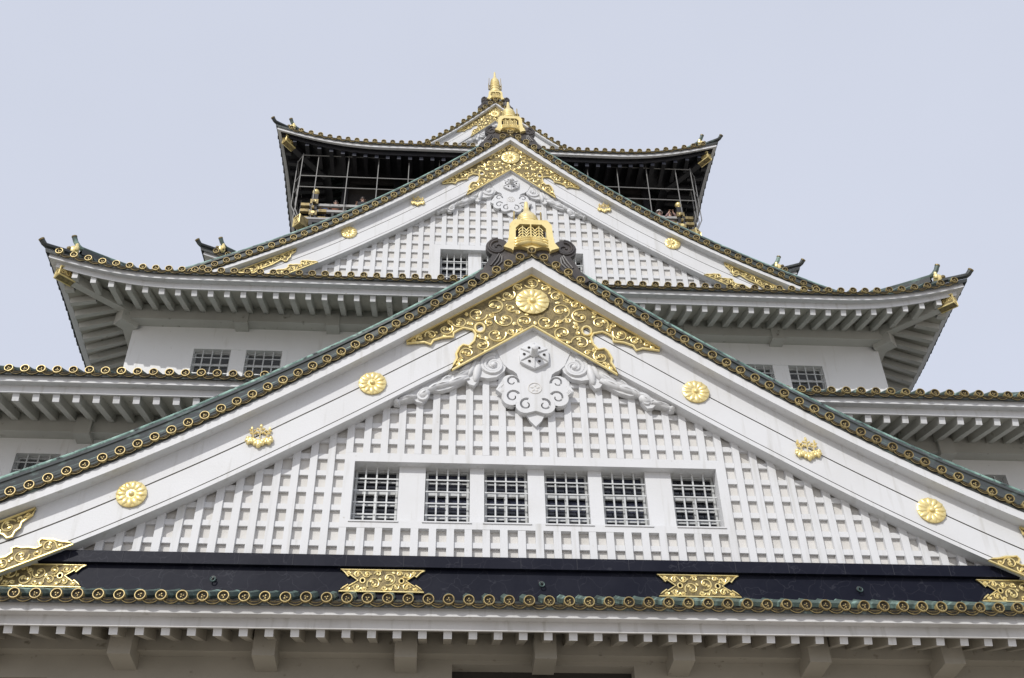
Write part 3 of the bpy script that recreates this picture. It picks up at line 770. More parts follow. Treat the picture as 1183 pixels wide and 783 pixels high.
    for sg in (-1, 1):
        for xo, z_lo, z_hi in ((0.0, 54.3, 55.3), (sg*0.55, 54.25, 55.2)):
            fi.tube([FP(xo, 0.08, z_lo - 0.5), FP(xo, 0.08, z_hi)], 0.045*f, 'gold', 5)
            for k in range(4):
                zz = z_lo - 0.12 + 0.26*k
                for q in ((sg,) if xo == 0 else (-1, 1)):
                    fi.tube([FP(xo, 0.08, zz + 0.16), FP(xo + q*0.15, 0.1, zz + 0.08), FP(xo + q*0.27, 0.12, zz - 0.12)], 0.042*f, 'gold', 5)
        for k in range(3):                       # fish lips / scales below the fan
            fi.blob(FP(sg*0.45, 0.04 - 0.05*k, 53.92 - 0.25*k), (0.52 + 0.05*k)*f, 0.22*f, 0.15*f, 'gold', 10, 6, -sg*0.25)
            fi.blob(FP(sg*0.93, 0.05, 53.9 - 0.25*k), 0.26*f, 0.20*f, 0.13*f, 'gold', 8, 5, -sg*0.5)
    fi.prism([(x*0.98, z) for x, z in fh], yfn + 0.30*f, yfn + 0.34*f, 'opening_dark')
    # body arching back and up to the tail
    def FB(x, y, z): return (x*f, yfn + y*f, za + (53.2 - 52.83)*f + (z - 53.2)*f*tail)
    body = [(1.45, 53.9, 0.80), (1.55, 55.2, 0.92), (1.8, 56.5, 0.90), (2.0, 57.3, 0.84), (2.2, 57.9, 0.77), (2.4, 58.4, 0.66), (2.5, 58.8, 0.46), (2.56, 59.05, 0.29), (2.6, 59.5, 0.23), (2.62, 60.2, 0.15)]
    wk = 0.88 * tail ** 0.45
    fi.tube([FB(0, b_[0], b_[1]) for b_ in body], [b_[2]*f*wk for b_ in body], 'gold', 16)
    for k in range(1, 6):                        # ribs of the body
        for dz in (0.0, 0.36):
            if k == 5 and dz: continue
            q, nx = body[k], body[k+1]; t_ = dz / 0.62; yy, zz, r_ = lerp(q[0], nx[0], t_), lerp(q[1], nx[1], t_), lerp(q[2], nx[2], t_) * 0.90 * tail ** 0.45
            fi.tube([FB(r_*0.985*math.cos(a), yy + r_*0.985*math.sin(a)*0.98 - 0.02, zz - 0.13 - 0.10*abs(math.sin(a))) for a in [PI + PI*i/12 for i in range(13)]], 0.05*f, 'bronze', 5)
            fi.tube([FB(r_*math.cos(a), yy + r_*math.sin(a)*0.98 - 0.02, zz - 0.10*abs(math.sin(a))) for a in [PI + PI*i/12 for i in range(13)]], 0.085*f, 'gold', 6)
    for sg in (-1, 1):
        fi.tube([FB(sg*0.95*tail**0.5, 1.6, 56.0), FB(sg*1.02*tail**0.5, 1.9, 57.0), FB(sg*0.96*tail**0.5, 2.0, 57.8), FB(sg*0.94*tail**0.5, 2.0, 58.6)], [0.18*f, 0.11*f, 0.07*f, 0.06*f], 'gold_ring', 6)
        fi.tube([FB(sg*0.3, 1.9, 56.9), FB(sg*0.98*tail**0.5, 1.8, 56.9)], 0.16*f, 'bronze', 6)
    build('finial', fi, roof, label='gilded fish shaped roof finial')
    # ---- bargeboards
    barges = []
    for sg in (-1, 1):
        b = MB(); X = xs_(44, xlim + 0.4)
        prof = lambda x: [(zo('fb', x) , yb - 0.03), (zo('top', x) + 0.10, yb - 0.02)]
        # outer verge board and its soffit
        b.grid([[(sg*x, yf + 0.25*s, zc(x) - 0.44) for x in X], [(sg*x, yf, zc(x) - 0.44) for x in X], [(sg*x, yf, zo('fb', x)) for x in X], [(sg*x, yb, zo('top', x) - 0.02) for x in X]], 'wood_white')
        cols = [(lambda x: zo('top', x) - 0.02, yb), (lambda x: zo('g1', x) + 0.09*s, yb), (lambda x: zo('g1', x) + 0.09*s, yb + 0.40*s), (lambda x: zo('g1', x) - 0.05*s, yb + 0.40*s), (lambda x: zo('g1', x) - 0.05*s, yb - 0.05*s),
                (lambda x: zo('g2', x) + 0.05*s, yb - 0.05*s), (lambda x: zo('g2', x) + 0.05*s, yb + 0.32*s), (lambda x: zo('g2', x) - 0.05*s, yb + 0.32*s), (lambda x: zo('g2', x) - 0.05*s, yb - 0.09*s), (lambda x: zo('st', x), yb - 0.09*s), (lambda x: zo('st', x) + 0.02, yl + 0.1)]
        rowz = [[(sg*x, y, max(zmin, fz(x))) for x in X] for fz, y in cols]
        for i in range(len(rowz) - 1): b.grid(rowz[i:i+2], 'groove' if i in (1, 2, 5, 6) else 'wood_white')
        bo = build('bargeboard', b, castle); barges.append(bo)
        yr = yb - 0.16*s
        if s == 1: items = [(9.81, 42.07, 'r'), (15.98, 37.95, 'c'), (22.42, 33.96, 'r')]
        elif cap is G_CAP: items = [(8.25, 73.9, 'c'), (13.96, 69.77, 'r')]
        else: items = []
        for (x, z, k) in items:
            if k == 'r': rosette(bo, sg*x, yr, z, 0.86*s if s == 1 else 0.86*s*1.05)
            else: crest(bo, sg*x, yr, z, 0.92*s)
        yp = yb - 0.14*s
        for i, pl in enumerate((LOWA, LOWB)):
            q = [bx_(p[0], p[1], plate_dx) for p in pl]; q = [(sg*a, c) for a, c in q]
            if s > 0.7: gold_plate('gold_plate', q, yp - 0.01*i, bo, 0.46*s, 0.13*s, 0.05*s, rim=0.07*s, seed=5 + i)
    # ---- apex plate
    half = [bx_(*p) for p in APEXB]
    full = half[:-1] + [half[-1]] + [(-a, c) for a, c in reversed(half[1:-1])]
    hc = bx_(3.38, 46.68); holes = []
    for sg in (-1, 1): holes.append([(sg*hc[0] + 0.30*s*math.cos(2*PI*k/12), hc[1] + 0.38*s*math.sin(2*PI*k/12)) for k in range(12)])
    zr = (bx_(0, 49.0))[1]
    ap = gold_plate('apex_plate', full, yb - 0.14*s, castle, 0.66*s, 0.14*s, 0.056*s, holes=holes, avoid=[(0, zr, 1.12*s)], rim=0.085*s, seed=3)
    rosette(ap, 0, yb - 0.26*s, zr, 1.12*s)
    # ---- carved pendant
    pd = MB(); ypf, ypb = yb + 0.25*s, yl + 0.05
    hp = [(0.0, 47.2), (2.42, 45.50), (1.90, 44.15), (1.72, 43.95), (1.55, 43.75), (1.30, 43.62), (1.08, 43.40)]
    hp += arc_pts(1.45, 42.75, 0.56, PI*0.80, 0.05*PI, 6) + [(2.38, 42.16), (2.05, 41.86)]
    hp += arc_pts(1.42, 41.62, 0.62, 0.12*PI, -0.62*PI, 8) + arc_pts(0.62, 41.02, 0.58, 0.15*PI, -0.55*PI, 7) + [(0.0, 40.62)]
    lo2 = [(0.62, 40.62), (0.35, 40.02), (0.0, 39.62)]
    hp = [bx_(*p) for p in hp]
    full_p = hp + [(-a, c) for a, c in reversed(hp[1:-1])]; slots = []
    for sg in (-1, 1):
        for cx, cz, rr_, a0, d_ in ((1.38, 42.80, 0.40, PI*1.06, -1), (1.36, 41.66, 0.43, PI*0.86, -1), (0.56, 41.08, 0.40, PI*0.62, -1)):
            c = bx_(cx, cz); n = 16; L1 = []; L2 = []
            for k in range(n + 1):
                a = a0 + d_*2*PI*0.98*k/n; rad = rr_*s*(1 - 0.66*k/n); wd = 0.085*s*(1 - 0.6*k/n)
                L1.append((sg*(c[0] + (rad+wd)*math.cos(a)), c[1] + (rad+wd)*1.1*math.sin(a))); L2.append((sg*(c[0] + (rad-wd)*math.cos(a)), c[1] + (rad-wd)*1.1*math.sin(a)))
            slots.append(L1 + L2[::-1])
    pd.prism(full_p, ypf, ypf + 0.30*s, 'wood_white', slots)
    pd.prism(full_p, ypf + 0.302*s, ypb, 'wood_white')
    l2 = [bx_(*p) for p in [(1.0, 40.95)] + lo2]
    pd.prism([(-l2[0][0], l2[0][1])] + [l2[0]] + l2[1:] + [(-a, c) for a, c in reversed(l2[1:-1])], ypf + 0.22*s, ypb, 'wood_white')
    for sg in (-1, 1):
        for k in range(3):
            c = bx_(1.98 + 0.08*k, 42.28 - 0.05*k); pd.tube([(sg*(c[0] - 0.05*s), ypf + 0.02, c[1] + 0.28*s), (sg*(c[0] + 0.12*s), ypf + 0.02, c[1]), (sg*(c[0] - 0.05*s), ypf + 0.02, c[1] - 0.25*s)], 0.05*s, 'wood_white', 5)
    c = bx_(0.0, 42.32)
    pd.tube([(0.40*s*math.cos(2*PI*k/20), ypf, c[1] + 0.40*s*math.sin(2*PI*k/20)) for k in range(21)], 0.045*s, 'backing_white', 6)
    for k in range(5): pd.blob((0.19*s*math.cos(2*PI*k/5+0.3), ypf, c[1] + 0.19*s*math.sin(2*PI*k/5+0.3)), 0.13*s, 0.05*s, 0.08*s, 'backing_white', 6, 4, 2*PI*k/5+0.3)
    pend = build('pendant', pd, castle)
    hb = MB(); c = bx_(0.0, 44.72); R = 1.02*s
    hexo = [(R*math.cos(PI/6 + PI/3*k), c[1] + R*math.sin(PI/6 + PI/3*k)*1.02) for k in range(6)]
    star = []
    for k in range(6):
        star.append(hexo[k]); a = PI/3 + PI/3*k; star.append((R*0.90*math.cos(a), c[1] + R*0.90*math.sin(a)))
    hb.prism(star, ypf - 0.25*s, ypf + 0.0, 'wood_white')
    for k in range(12):
        a, b = star[k], star[(k+1) % 12]; m_ = (0, c[1])
        hb.add([(a[0], ypf - 0.255*s, a[1]), (b[0], ypf - 0.255*s, b[1]), (0, ypf - 0.38*s, c[1])], [(0,1,2)], 'wood_white')
    for k in range(6):
        a = PI/3*k; hb.blob((0.62*s*math.cos(a), ypf - 0.34*s, c[1] + 0.62*s*math.sin(a)), 0.10*s, 0.05*s, 0.08*s, 'opening_dark', 6, 4)
        hb.tube([(0.15*s*math.cos(a+PI/6), ypf - 0.43*s, c[1]+0.15*s*math.sin(a+PI/6)), (0.95*s*math.cos(a+PI/6), ypf - 0.28*s, c[1]+0.95*s*math.sin(a+PI/6))], 0.05*s, 'wood_white', 4)
    hb.lathe_y((0, ypf, c[1]), [(0.30*s, -0.40*s), (0.22*s, -0.55*s), (0.20*s, -1.05*s), (0.12*s, -1.10*s), (0.01, -1.10*s)], 'wood_white', 12)
    build('pendant_boss', hb, pend)
    for sg in (-1, 1):
        wg = MB(); poly = [bx_(*p) for p in WING]; poly = [(sg*a, c_) for a, c_ in poly]
        wg.prism(poly, ypf + 0.06*s, yl + 0.06, 'wood_white')
        c = bx_(2.52, 44.05)
        for k, rr_ in enumerate((0.86, 0.62)):
            carved_spiral(wg, sg*c[0], c[1], rr_*s, ypf + 0.04*s, 0.16*s*(1 - 0.2*k), PI*0.45, -1 if sg > 0 else 1, 1.5)
        wg.blob((sg*c[0], ypf + 0.0*s, c[1]), 0.20*s, 0.15*s, 0.2*s, 'wood_white', 10, 6)
        # acanthus leaves sweeping outward
        for (lx, lz, rx, rz_, an) in ((3.52, 43.55, 0.26, 0.85, 8), (3.82, 43.75, 0.20, 0.70, 20), (4.45, 43.25, 0.95, 0.27, -36), (4.75, 42.78, 0.85, 0.26, -28), (4.25, 43.72, 0.62, 0.20, -40), (5.65, 42.42, 0.78, 0.24, -20), (5.40, 42.88, 0.50, 0.19, -36), (6.15, 42.22, 0.55, 0.22, -38), (6.72, 41.72, 0.42, 0.34, -40), (7.65, 41.36, 0.62, 0.15, -14), (8.33, 41.06, 0.20, 0.18, 0)):
            P0 = bx_(lx, lz); a_ = math.radians(an)
            wg.blob((sg*P0[0], ypf + 0.06*s, P0[1]), rx*s, 0.24*s, rz_*s, 'wood_white', 12, 8, sg*a_)
            wg.tube([(sg*(P0[0] - 0.8*rx*s*math.cos(a_)), ypf - 0.06*s, P0[1] - 0.8*rx*s*math.sin(a_)), (sg*P0[0], ypf - 0.20*s, P0[1]), (sg*(P0[0] + 0.8*rx*s*math.cos(a_)), ypf - 0.06*s, P0[1] + 0.8*rx*s*math.sin(a_))], 0.035*s, 'wood_white', 5) if rx > rz_ else None
        for (x0, z0_, x1, z1_, x2, z2_, rr_) in ((3.45,44.3, 4.4,43.4, 5.3,42.9, 0.09), (4.0,43.0, 5.2,42.4, 6.2,42.3, 0.11), (5.0,42.9, 5.8,42.5, 6.5,42.1, 0.14), (6.2,42.1, 6.9,42.0, 7.1,41.4, 0.16), (7.2,41.45, 7.8,41.3, 8.4,41.0, 0.11), (4.6,43.4, 5.0,43.45, 5.3,43.2, 0.13)):
            P0, P1, P2 = bx_(x0, z0_), bx_(x1, z1_), bx_(x2, z2_)
            path = []
            for i in range(9):
                t_ = i/8; path.append((sg*((1-t_)**2*P0[0] + 2*t_*(1-t_)*P1[0] + t_*t_*P2[0]), ypf + 0.0*s + 0.05*s*t_, (1-t_)**2*P0[1] + 2*t_*(1-t_)*P1[1] + t_*t_*P2[1]))
            wg.tube(path, [rr_*s*(0.30 + 1.2*math.sin(PI*(0.10 + 0.82*i/8))) * 0.85 for i in range(9)], 'wood_white', 7)
        c = bx_(6.83, 41.5); carved_spiral(wg, sg*c[0], c[1], 0.32*s, ypf + 0.03*s, 0.13*s, 0.2, -1 if sg < 0 else 1, 1.1)
        build('scroll_wing', wg, pend)
    # ---- lattice wall
    la = MB(); bw = 0.21; ld = 0.30 if s == 1 else 0.22
    zlow = lat_z0
    wr = winrow
    def ztop(x): return zo('st', x) + 0.45*s
    xl = lat_xmax
    def clear(x, z):                                   # inside the window band?
        return wr and abs(x) < wr['frame_x'] and wr['z0'] - wr['fb'] < z < wr['z1'] + wr['ft']
    k = -int(xl/bs)
    while k <= int(xl/bs):
        x = k * bs; zt = ztop(abs(x) + (bw if abs(x) > 0.5 else 0))
        if zt > zlow + 0.05:
            segs = [(zlow, zt)]
            if wr and abs(x) < wr['frame_x']: segs = [(zlow, min(zt, wr['z0'] - wr['fb'])), (min(zt, wr['z1'] + wr['ft']), zt)]
            for a, b in segs:
                if b - a > 0.05: la.box(x - bw + random.uniform(-.012, .012), x + bw + random.uniform(-.012, .012), yl + random.uniform(-.01, .02), yl + ld, a, b, 'wood_white')
        k += 1
    for i in range(rows):
        z = lat_z0 + row[0] + row[1]*i; h = 0.34
        # x extent where the barge still covers
        lo_, hi_ = 0.0, xl
        for _ in range(30):
            mid = (lo_+hi_)/2
            if ztop(mid) > z + 0.05: lo_ = mid
            else: hi_ = mid
        xe = lo_
        if xe < 0.3: continue
        spans = [(-xe, xe)]
        if wr and wr['z0'] - wr['fb'] - h < z < wr['z1'] + wr['ft']: spans = [(-xe, -wr['frame_x'] + 0.02), (wr['frame_x'] - 0.02, xe)]
        for a, b in spans:
            if b > a: la.box(a, b, yl + 0.38*ld, yl + ld, z, z + h, 'wood_white')
    # backing sheet
    if wr:
        fx, z0w, z1w = wr['frame_x'], wr['z0'], wr['z1']; X1 = wr['x']
        la.box(-fx, fx, yl, yl + 0.60, z1w, z1w + wr['ft'], 'wood_white')
        if wr['fb'] > 0: la.box(-fx, fx, yl, yl + 0.60, z0w - wr['fb'], z0w, 'wood_white')
        la.box(-fx, -X1, yl, yl + 0.60, z0w, z1w, 'wood_white'); la.box(X1, fx, yl, yl + 0.60, z0w, z1w, 'wood_white')
    ny = yl + ld + 0.008; N = 60; top_ = [(lerp(-xl, xl, i/N)) for i in range(N+1)]
    def sheet(x0, x1, za, zb_fn):
        n = 24; la.grid([[(lerp(x0, x1, i/n), ny, za) for i in range(n+1)], [(lerp(x0, x1, i/n), ny, max(za, zb_fn(lerp(x0, x1, i/n)))) for i in range(n+1)]], 'backing_white')
    if wr:
        fx = wr['frame_x']
        sheet(-fx, fx, wr['z1'] + wr['ft'], ztop)
        if wr['fb'] > 0: sheet(-fx, fx, zlow-0.5, lambda x: wr['z0'] - wr['fb'] + 0.1)
        sheet(-xl, -fx, zlow-0.5, ztop); sheet(fx, xl, zlow-0.5, ztop)
    else: sheet(-xl, xl, zlow-0.5, ztop)
    lat = build('gable_lattice', la, castle)
    if wr:
        pr = MB()
        for a, b in wr['piers']: pr.box(a, b, yl + wr['pd'], yl + wr['pd'] + 0.8, wr['z0'] + 0.002, wr['z1'] - 0.002, 'wood_white')
        yk = yl + wr['pd']
        pr.box(-wr['x'], wr['x'], yl + 0.602, yl + 1.9, wr['z1'], wr['z1'] + 0.2, 'wood_white')
        pr.box(-wr['x'], wr['x'], yl + 0.602, yl + 1.9, wr['z0'] - 0.2, wr['z0'], 'wood_white')
        for sg in (-1, 1): pr.box(min(sg*wr['x'], sg*(wr['x'] + 0.2)), max(sg*wr['x'], sg*(wr['x'] + 0.2)), yl + 0.602, yl + 1.9, wr['z0'], wr['z1'], 'wood_white')
        for (a, b) in wr['wins']: pr.box(a - 0.12, b + 0.12, yl - 0.06, yl + 0.5, wr['z0'] - 0.09, wr['z0'] - 0.003, 'wood_white')
        build('window_pier', pr, lat)
        for (a, b) in wr['wins']: window(a, b, wr['z0'], wr['z1'], yl + wr['pd'] + 0.12, 3, wr['nh'], castle, lit=1 if abs(a+b) < 14 and s == 1 else 0)
    if band:
        bn = MB(); xb = band['x']
        bn.box(-xb, xb, yl - 0.15, yl + 1.5, band['z0'], band['z1'], 'band_black')
        bn.grid([[(a, yl + 1.4, band['z1']), (a, yl - 0.42, band['z1']), (a, yl - 0.42, band['z2']), (a, yl - 0.05, band['z2'] + 0.22), (a, yl + 1.4, band['z2'] + 0.22)] for a in (-xb, xb)], 'band_black', True)
        k = -xb + 1.3
        while k < xb:
            bn.box(k, k + 0.035, yl - 0.434, yl - 0.4, band['z1'] + 0.01, band['z2'] - 0.004, 'seam'); k += random.uniform(2.7, 3.3)
        bo = build('base_band', bn, castle)
        yp = yl - 0.15 - 0.08
        zm = (band['p0'] + band['p1']) / 2; hh = (band['p1'] - band['p0']) / 2
        for cx in band['plates']:
            hwid = 2.25 if abs(cx) < 20 else 3.9
            c0 = hwid; e = []
            for sx_, seq in ((1, [(0, 1), (-0.22, 0.80), (-0.46, 0.36), (-0.55, 0.52), (-0.98, 0.0), (-0.52, -0.50), (-0.46, -0.38), (-0.22, -0.66), (0, -1)]), (-1, [(0, -1), (-0.22, -0.66), (-0.46, -0.38), (-0.52, -0.50), (-0.98, 0.0), (-0.55, 0.52), (-0.46, 0.36), (-0.22, 0.80), (0, 1)])):
                for dx, dz in seq: e.append((cx + sx_*(c0 + dx), zm + dz*hh))
            hl = [[(cx + q*(c0 - 1.22) + 0.13*math.cos(2*PI*k/10), zm + 0.15*math.sin(2*PI*k/10)) for k in range(10)] for q in (-1, 1)]
            mbp = gold_plate('gold_plate', e, yp, bo, 0.40, 0.10, 0.045, holes=hl, rim=0.045, seed=11)
        for bx in band['bolts']:
            q = MB(); zb = zm + 0.0; yq = yl - 0.16
            q.lathe_y((bx, yq, zb), [(0.16, 0.0), (0.16, -0.06), (0.05, -0.08), (0.05, -0.2), (0.01, -0.2)], 'tile_dark', 10)
            q.tube([(bx + 0.13*math.sin(2*PI*k/12), yq - 0.17, zb - 0.10 + 0.13*math.cos(2*PI*k/12)) for k in range(13)], 0.035, 'verdigris', 5)
            build('ring_bolt', q, bo)
    return roof

WINB = dict(frame_x=11.1, x=10.52, z0=33.07, z1=36.99, ft=0.59, fb=0.45, pd=0.50, nh=4,
            piers=[(-7.96, -6.44), (-3.88, -3.05), (-0.52, 0.44), (3.01, 3.80), (6.37, 7.90)],
            wins=[(-10.5, -7.98), (-6.42, -3.90), (-3.03, -0.54), (0.46, 2.99), (3.82, 6.35), (7.92, 10.5)])
gable(B_CAP, 53.40, 1.0, 37.0, 71.0, 30.88, 30.0, (0.63, 1.134), 14, WINB,
      band=dict(x=35.0, z0=27.6, z1=29.99, z2=30.66, p0=28.60, p1=29.88, plates=(-27.95, -8.52, 8.52, 27.95), bolts=(-17.37, 0.0, 17.37)), rake_top=1.40, zmin=27.7)
WING_ = dict(frame_x=6.7, x=6.14, z0=65.1, z1=68.76, ft=0.54, fb=0.3, pd=0.45, nh=3,
             piers=[(-3.74, -2.62), (-0.45, 0.45), (2.62, 3.74)],
             wins=[(-6.12, -3.76), (-2.60, -0.47), (0.47, 2.60), (3.76, 6.12)])
gable(G_CAP, 68.40, 0.78, 28.6, 87.0, 64.7, 24.0, (0.42, 1.07), 14, WING_,
      band=dict(x=27.0, z0=63.0, z1=64.2, z2=64.6, p0=63.0, p1=64.4, plates=(), bolts=()), rake_top=1.45, zmin=63.2, tail=1.2, bs=0.983, plate_dx=3.1)
gable(T_CAP, 90.0, 0.60, 13.0, 126.0, 100.5, 11.0, (0.5, 1.08), 9, None, rake_top=0.75, zmin=102.5, tail=1.75)

# ------------------------------------------------------------------ top storey: eaves, dark walls, balcony, cage
roof5 = tier('T5', 84.0, 99.5, 24.6, 47, 1.75, 11, 1.75, 4.6, -1.05, 0.22, 0.42, 9.0, 25, dark=True, roof_fade=7.0)
w = MB()
wall_mesh(w, -17.5, 17.5, 88.0, 97.3, 90.2, [], 'panel_dark'); shell(w, -17.5, 17.5, 90.2, 126, 88.0, 100, 'panel_dark')
w.box(-17.5, 17.5, 90.0, 90.25, 99.0, 101.5, 'panel_dark')
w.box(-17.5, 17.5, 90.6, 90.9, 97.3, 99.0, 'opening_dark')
for x in (-17.4, -11.6, -5.8, 0, 5.8, 11.6, 17.4): w.box(x - 0.35, x + 0.35, 89.75, 90.19, 88.6, 101.0, 'lacquer_wood')
w.box(-17.5, 17.5, 89.9, 126, 101.5, 101.8, 'panel_dark')
build('storey_wall', w, castle)
bl = MB()
bl.box(-21.6, 21.6, 85.7, 130, 87.9, 88.35, 'lacquer_wood')
bl.box(-21.6, 21.6, 85.66, 86.2, 88.36, 88.62, 'rail_grey')
bl.box(-20.6, 20.6, 86.3, 129, 79.5, 87.9, 'plaster')
for k in range(-13, 14): bl.box(k*1.55 - 0.2, k*1.55 + 0.2, 85.5, 86.3, 87.3, 87.88, 'lacquer_wood')
balc = build('balcony', bl, castle)
for sx in (-1, 1):
    rl = MB()
    for z, h in ((91.16, 0.34), (90.26, 0.34), (89.1, 0.30)):
        x1 = 21.5
        xa, xb = sorted((sx*0.0, sx*x1))
        rl.box(xa, xb, 86.05, 86.35, z - h, z, 'rail_grey')
        xa, xb = sorted((sx*(x1 + 0.006), sx*(x1 - 0.9))); rl.box(xa, xb, 86.02, 86.38, z - h - 0.03, z + 0.03, 'old_gold')
        xa, xb = sorted((sx*19.55, sx*18.7)); rl.box(xa, xb, 86.02, 86.38, z - h - 0.03, z + 0.03, 'old_gold') if z < 91 else None
        rl.box(sx*20.1 - 0.13, sx*20.1 + 0.13, 85.45, 85.73, z - h, z, 'old_gold')
        rl.box(sx*20.1 - 0.14, sx*20.1 + 0.14, 86.36, 126, z - h + 0.01, z - 0.01, 'rail_grey')
    for k in range(0, 6):
        rl.box(sx*(k*3.4 + 1.0) - 0.12, sx*(k*3.4 + 1.0) + 0.12, 86.1, 86.3, 88.36, 90.0, 'lacquer_wood')
    build('railing', rl, balc)
    np_ = MB(); cx = sx*20.08
    np_.box(cx - 0.34, cx + 0.34, 85.86, 86.54, 88.36, 92.5, 'lacquer_wood')
    for zc_ in (91.25, 89.5): np_.box(cx - 0.42, cx + 0.42, 85.78, 86.62, zc_ - 0.33, zc_ + 0.33, 'old_gold'); np_.lathe_y((cx, 85.74, zc_), [(0.24, 0), (0.2, -0.05), (0.01, -0.05)], 'gold', 10)
    np_.lathe_z((cx, 86.2, 92.5), [(0.30, 0), (0.18, 0.1), (0.16, 0.25), (0.34, 0.42), (0.38, 0.62), (0.30, 0.85), (0.1, 1.05), (0.01, 1.15)], 'gold', 12)
    build('corner_post', np_, balc)
    gb = MB(); c = Vector((sx*21.3, 85.5, 87.7)); a = Vector((sx, -1, 0)).normalized(); b2 = Vector((a.y, -a.x, 0))
    vs = []
    for zz in (-0.7, 0.55):
        for s1, s2 in ((-1.6, -0.5), (0.35, -0.5), (0.35, 0.5), (-1.6, 0.5)): vs.append(tuple(c + a*s1 + b2*s2 + Vector((0, 0, zz))))
    gb.add(vs, [(0,1,2,3),(4,7,6,5),(0,4,5,1),(1,5,6,2),(2,6,7,3),(3,7,4,0)], 'old_gold')
    fc = c + a*0.37
    for i in range(4):
        p, q = [(-0.5,-0.7),(0.5,-0.7),(0.5,0.55),(-0.5,0.55)][i], [(0.5,-0.7),(0.5,0.55),(-0.5,0.55),(-0.5,-0.7)][i]
        gb.tube([tuple(fc + b2*p[0] + Vector((0,0,p[1]))), tuple(fc + b2*q[0] + Vector((0,0,q[1])))], 0.07, 'gold', 5)
    gb.tube([tuple(fc + b2*0.28*math.cos(2*PI*k/14) + Vector((0,0,-0.07 + 0.32*math.sin(2*PI*k/14)))) for k in range(15)], 0.06, 'gold', 5)
    build('balcony_beam_end', gb, balc)
cg = MB(); rw = 0.06
ring = [(-22.0, 85.8), (22.0, 85.8), (22.7, 86.9), (22.7, 126), (-22.7, 126), (-22.7, 86.9), (-22.0, 85.8)]
for z in (98.7, 95.3, 93.5): cg.tube([(x, y, z) for x, y in ring], rw, 'cage_wire', 6, False)
for x in (-22.0, -20.24, -16.85, -13.5, -10.1, -6.7, -3.35, 0, 3.35, 6.7, 10.1, 13.5, 16.88, 20.26, 22.0):
    z_lo = 90.0 if abs(x) > 21 else 88.4
    cg.tube([(x, 85.8 - 0.01, 98.95), (x, 85.8 - 0.01, z_lo)], rw, 'cage_wire', 6, False)
    if abs(x) > 21: cg.tube([(x, 85.79, z_lo), (x*0.975, 85.9, 88.4)], rw, 'cage_wire', 6, False)
for sx in (-1, 1):
    for y in [86.9, 89.0] + [89 + 3.4*k for k in range(1, 11)]:
        cg.tube([(sx*22.7, y, 98.9), (sx*22.7, y, 91.6), (sx*21.9, y, 89.6), (sx*21.5, y, 88.3)], rw, 'cage_wire', 6, False)
build('safety_cage', cg, castle)

# ------------------------------------------------------------------ visitors on the balcony
def skin_mesh(name, verts, edges, radii, mt, parent, sub=1):
    me = bpy.data.meshes.new(name); me.from_pydata([tuple(Vector(v)) for v in verts], edges, [])
    o = bpy.data.objects.new(name, me); COL.objects.link(o)
    md = o.modifiers.new('skin', 'SKIN'); md.use_smooth_shade = True
    for i, r in enumerate(radii): me.skin_vertices[0].data[i].radius = (r if not isinstance(r, tuple) else r[0], r if not isinstance(r, tuple) else r[1])
    me.skin_vertices[0].data[0].use_root = True
    ms = o.modifiers.new('sub', 'SUBSURF'); ms.levels = sub; ms.render_levels = sub
    dg = bpy.context.evaluated_depsgraph_get(); ev = o.evaluated_get(dg); nm = bpy.data.meshes.new_from_object(ev)
    o.modifiers.clear(); o.data = nm; nm.materials.clear(); nm.materials.append(MATS[mt])
    nm.polygons.foreach_set('use_smooth', [True]*len(nm.polygons))
    if parent: o.parent = parent
    return o
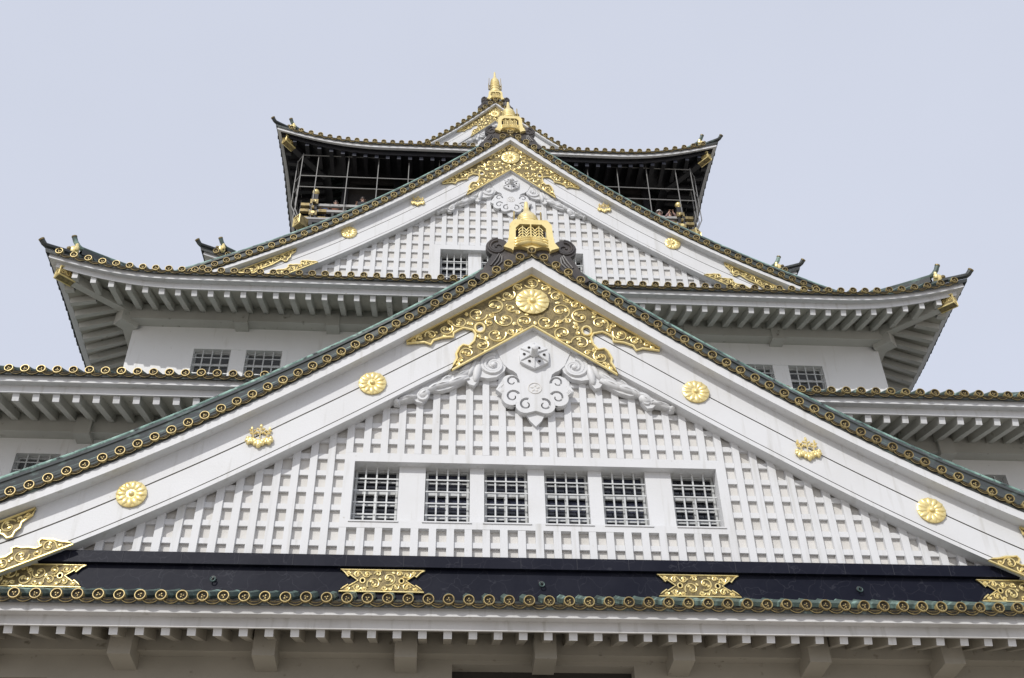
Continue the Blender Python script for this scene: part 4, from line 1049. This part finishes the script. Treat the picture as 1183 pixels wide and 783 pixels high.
def person(x, y, z, top, bottom, label, h=1.68, hairm='hair', pose='rail', face=0.0, hat=None):
    k = h / 1.68
    root = empty('person', (x, y, z)); root['label'] = label; root['category'] = 'person'; root['group'] = 'visitors on the top balcony'
    root.rotation_euler = (0, 0, face)
    V = [(0,0,0.93),(0,-0.0,1.10),(0,-0.01,1.30),(0,-0.01,1.42),(0,-0.02,1.48),(0,-0.05,1.57),(0,-0.05,1.66)]
    Ed = [(0,1),(1,2),(2,3),(3,4),(4,5),(5,6)]; Rr = [(0.16,0.11),(0.14,0.10),(0.17,0.115),(0.13,0.09),0.055,(0.085,0.10),(0.055,0.07)]
    Cl = []
    for sg in (-1, 1):
        b = len(V); hip = [(sg*0.09,0,0.88),(sg*0.10,-0.02,0.48),(sg*0.10,0.02,0.09),(sg*0.11,-0.12,0.04)]
        V += hip; Ed += [(0,b),(b,b+1),(b+1,b+2),(b+2,b+3)]; Rr += [0.095,0.065,0.045,0.04]
        b = len(V)
        if pose == 'camera': arm = [(sg*0.19,-0.01,1.38),(sg*0.27,-0.16,1.22),(sg*0.09,-0.28,1.46),(sg*0.06,-0.30,1.53)]
        else: arm = [(sg*0.19,-0.01,1.38),(sg*0.26,-0.06,1.12),(sg*0.20,-0.28,1.06),(sg*0.18,-0.36,1.06)]
        V += arm; Ed += [(2,b),(b,b+1),(b+1,b+2),(b+2,b+3)]; Rr += [0.062,0.045,0.033,0.036]
        # fingers
        hx, hy, hz = arm[-1]
        for q in range(5):
            c = len(V); dx = (q-2)*0.017
            V += [(hx+dx, hy-0.045, hz+0.005), (hx+dx, hy-0.075 - 0.008*(2-abs(q-2)), hz-0.015)]; Ed += [(b+3, c), (c, c+1)]; Rr += [0.0085, 0.007]
    V = [(a*k, b_*k, c*k) for a, b_, c in V]
    Rr = [tuple(q*k for q in r) if isinstance(r, tuple) else r*k for r in Rr]
    skin_mesh('body', V, Ed, Rr, 'skin', root)
    # clothing follows the same skeleton, a little larger
    tv = [(0,0,0.90),(0,0,1.10),(0,-0.01,1.30),(0,-0.01,1.44)]; te = [(0,1),(1,2),(2,3)]; tr = [(0.18,0.13),(0.16,0.12),(0.195,0.135),(0.12,0.10)]
    for sg in (-1, 1):
        b = len(tv)
        arm = ([(sg*0.19,-0.01,1.38),(sg*0.27,-0.16,1.22),(sg*0.11,-0.27,1.43)] if pose == 'camera' else [(sg*0.19,-0.01,1.38),(sg*0.26,-0.06,1.12),(sg*0.205,-0.25,1.065)])
        tv += arm; te += [(2,b),(b,b+1),(b+1,b+2)]; tr += [0.08,0.062,0.05]
    skin_mesh('jacket', [(a*k,b_*k,c*k) for a,b_,c in tv], te, [tuple(q*k for q in r) if isinstance(r, tuple) else r*k for r in tr], top, root)
    tv = [(0,0,0.93)]; te = []; tr = [(0.17,0.125)]
    for sg in (-1, 1):
        b = len(tv); tv += [(sg*0.09,0,0.86),(sg*0.10,-0.02,0.48),(sg*0.10,0.02,0.10)]; te += [(0,b),(b,b+1),(b+1,b+2)]; tr += [0.11,0.08,0.062]
    skin_mesh('trousers', [(a*k,b_*k,c*k) for a,b_,c in tv], te, [tuple(q*k for q in r) if isinstance(r, tuple) else r*k for r in tr], bottom, root)
    f = MB(); u = 1 / S
    def q(px, py, pz): return (x + px*k*u, y + py*k*u, z + pz*k*u)
    f.blob(q(0,-0.145,1.575), 0.016*u, 0.022*u, 0.028*u, 'skin', 6, 4)
    for sg in (-1, 1):
        f.blob(q(sg*0.035,-0.128,1.605), 0.014*u, 0.012*u, 0.008*u, 'hair', 6, 4); f.blob(q(sg*0.092,-0.05,1.58), 0.012*u, 0.02*u, 0.03*u, 'skin', 6, 4)
    f.blob(q(0,-0.125,1.53), 0.028*u, 0.012*u, 0.007*u, 'cloth_pink', 6, 4)
    fo = build('face', f, root)
    hm = MB()
    if hat: hm.lathe_z(q(0,-0.04,1.63), [(0.16*u, -0.01*u), (0.105*u, 0.02*u), (0.10*u, 0.10*u), (0.05*u, 0.13*u), (0.01, 0.135*u)], hat, 14)
    else: hm.blob(q(0,-0.025,1.625), 0.107*u*k, 0.118*u*k, 0.105*u*k, hairm, 10, 8)
    build('hat' if hat else 'hair', hm, root)
    return root
FZ = 88.36
person(-19.0, 87.15, FZ, 'cloth_blue', 'cloth_black', 'small person behind the railing beside the left corner post, head barely above the top rail', h=1.40)
person(-17.9, 87.1, FZ, 'cloth_orange', 'cloth_black', 'person in an orange top leaning at the railing, middle one of the left three', h=1.57)
person(-15.0, 87.0, FZ, 'cloth_black', 'cloth_black', 'tall person in a black jacket at the railing just above the left roof slope', h=1.78)
person(18.0, 87.1, FZ, 'cloth_pink', 'cloth_black', 'person in a pale hat looking out just above the right roof slope', h=1.62, hat='cloth_white')
person(19.2, 87.1, FZ, 'cloth_pink', 'cloth_blue', 'person beside the right corner post with both hands raised to the face', h=1.60, pose='camera')
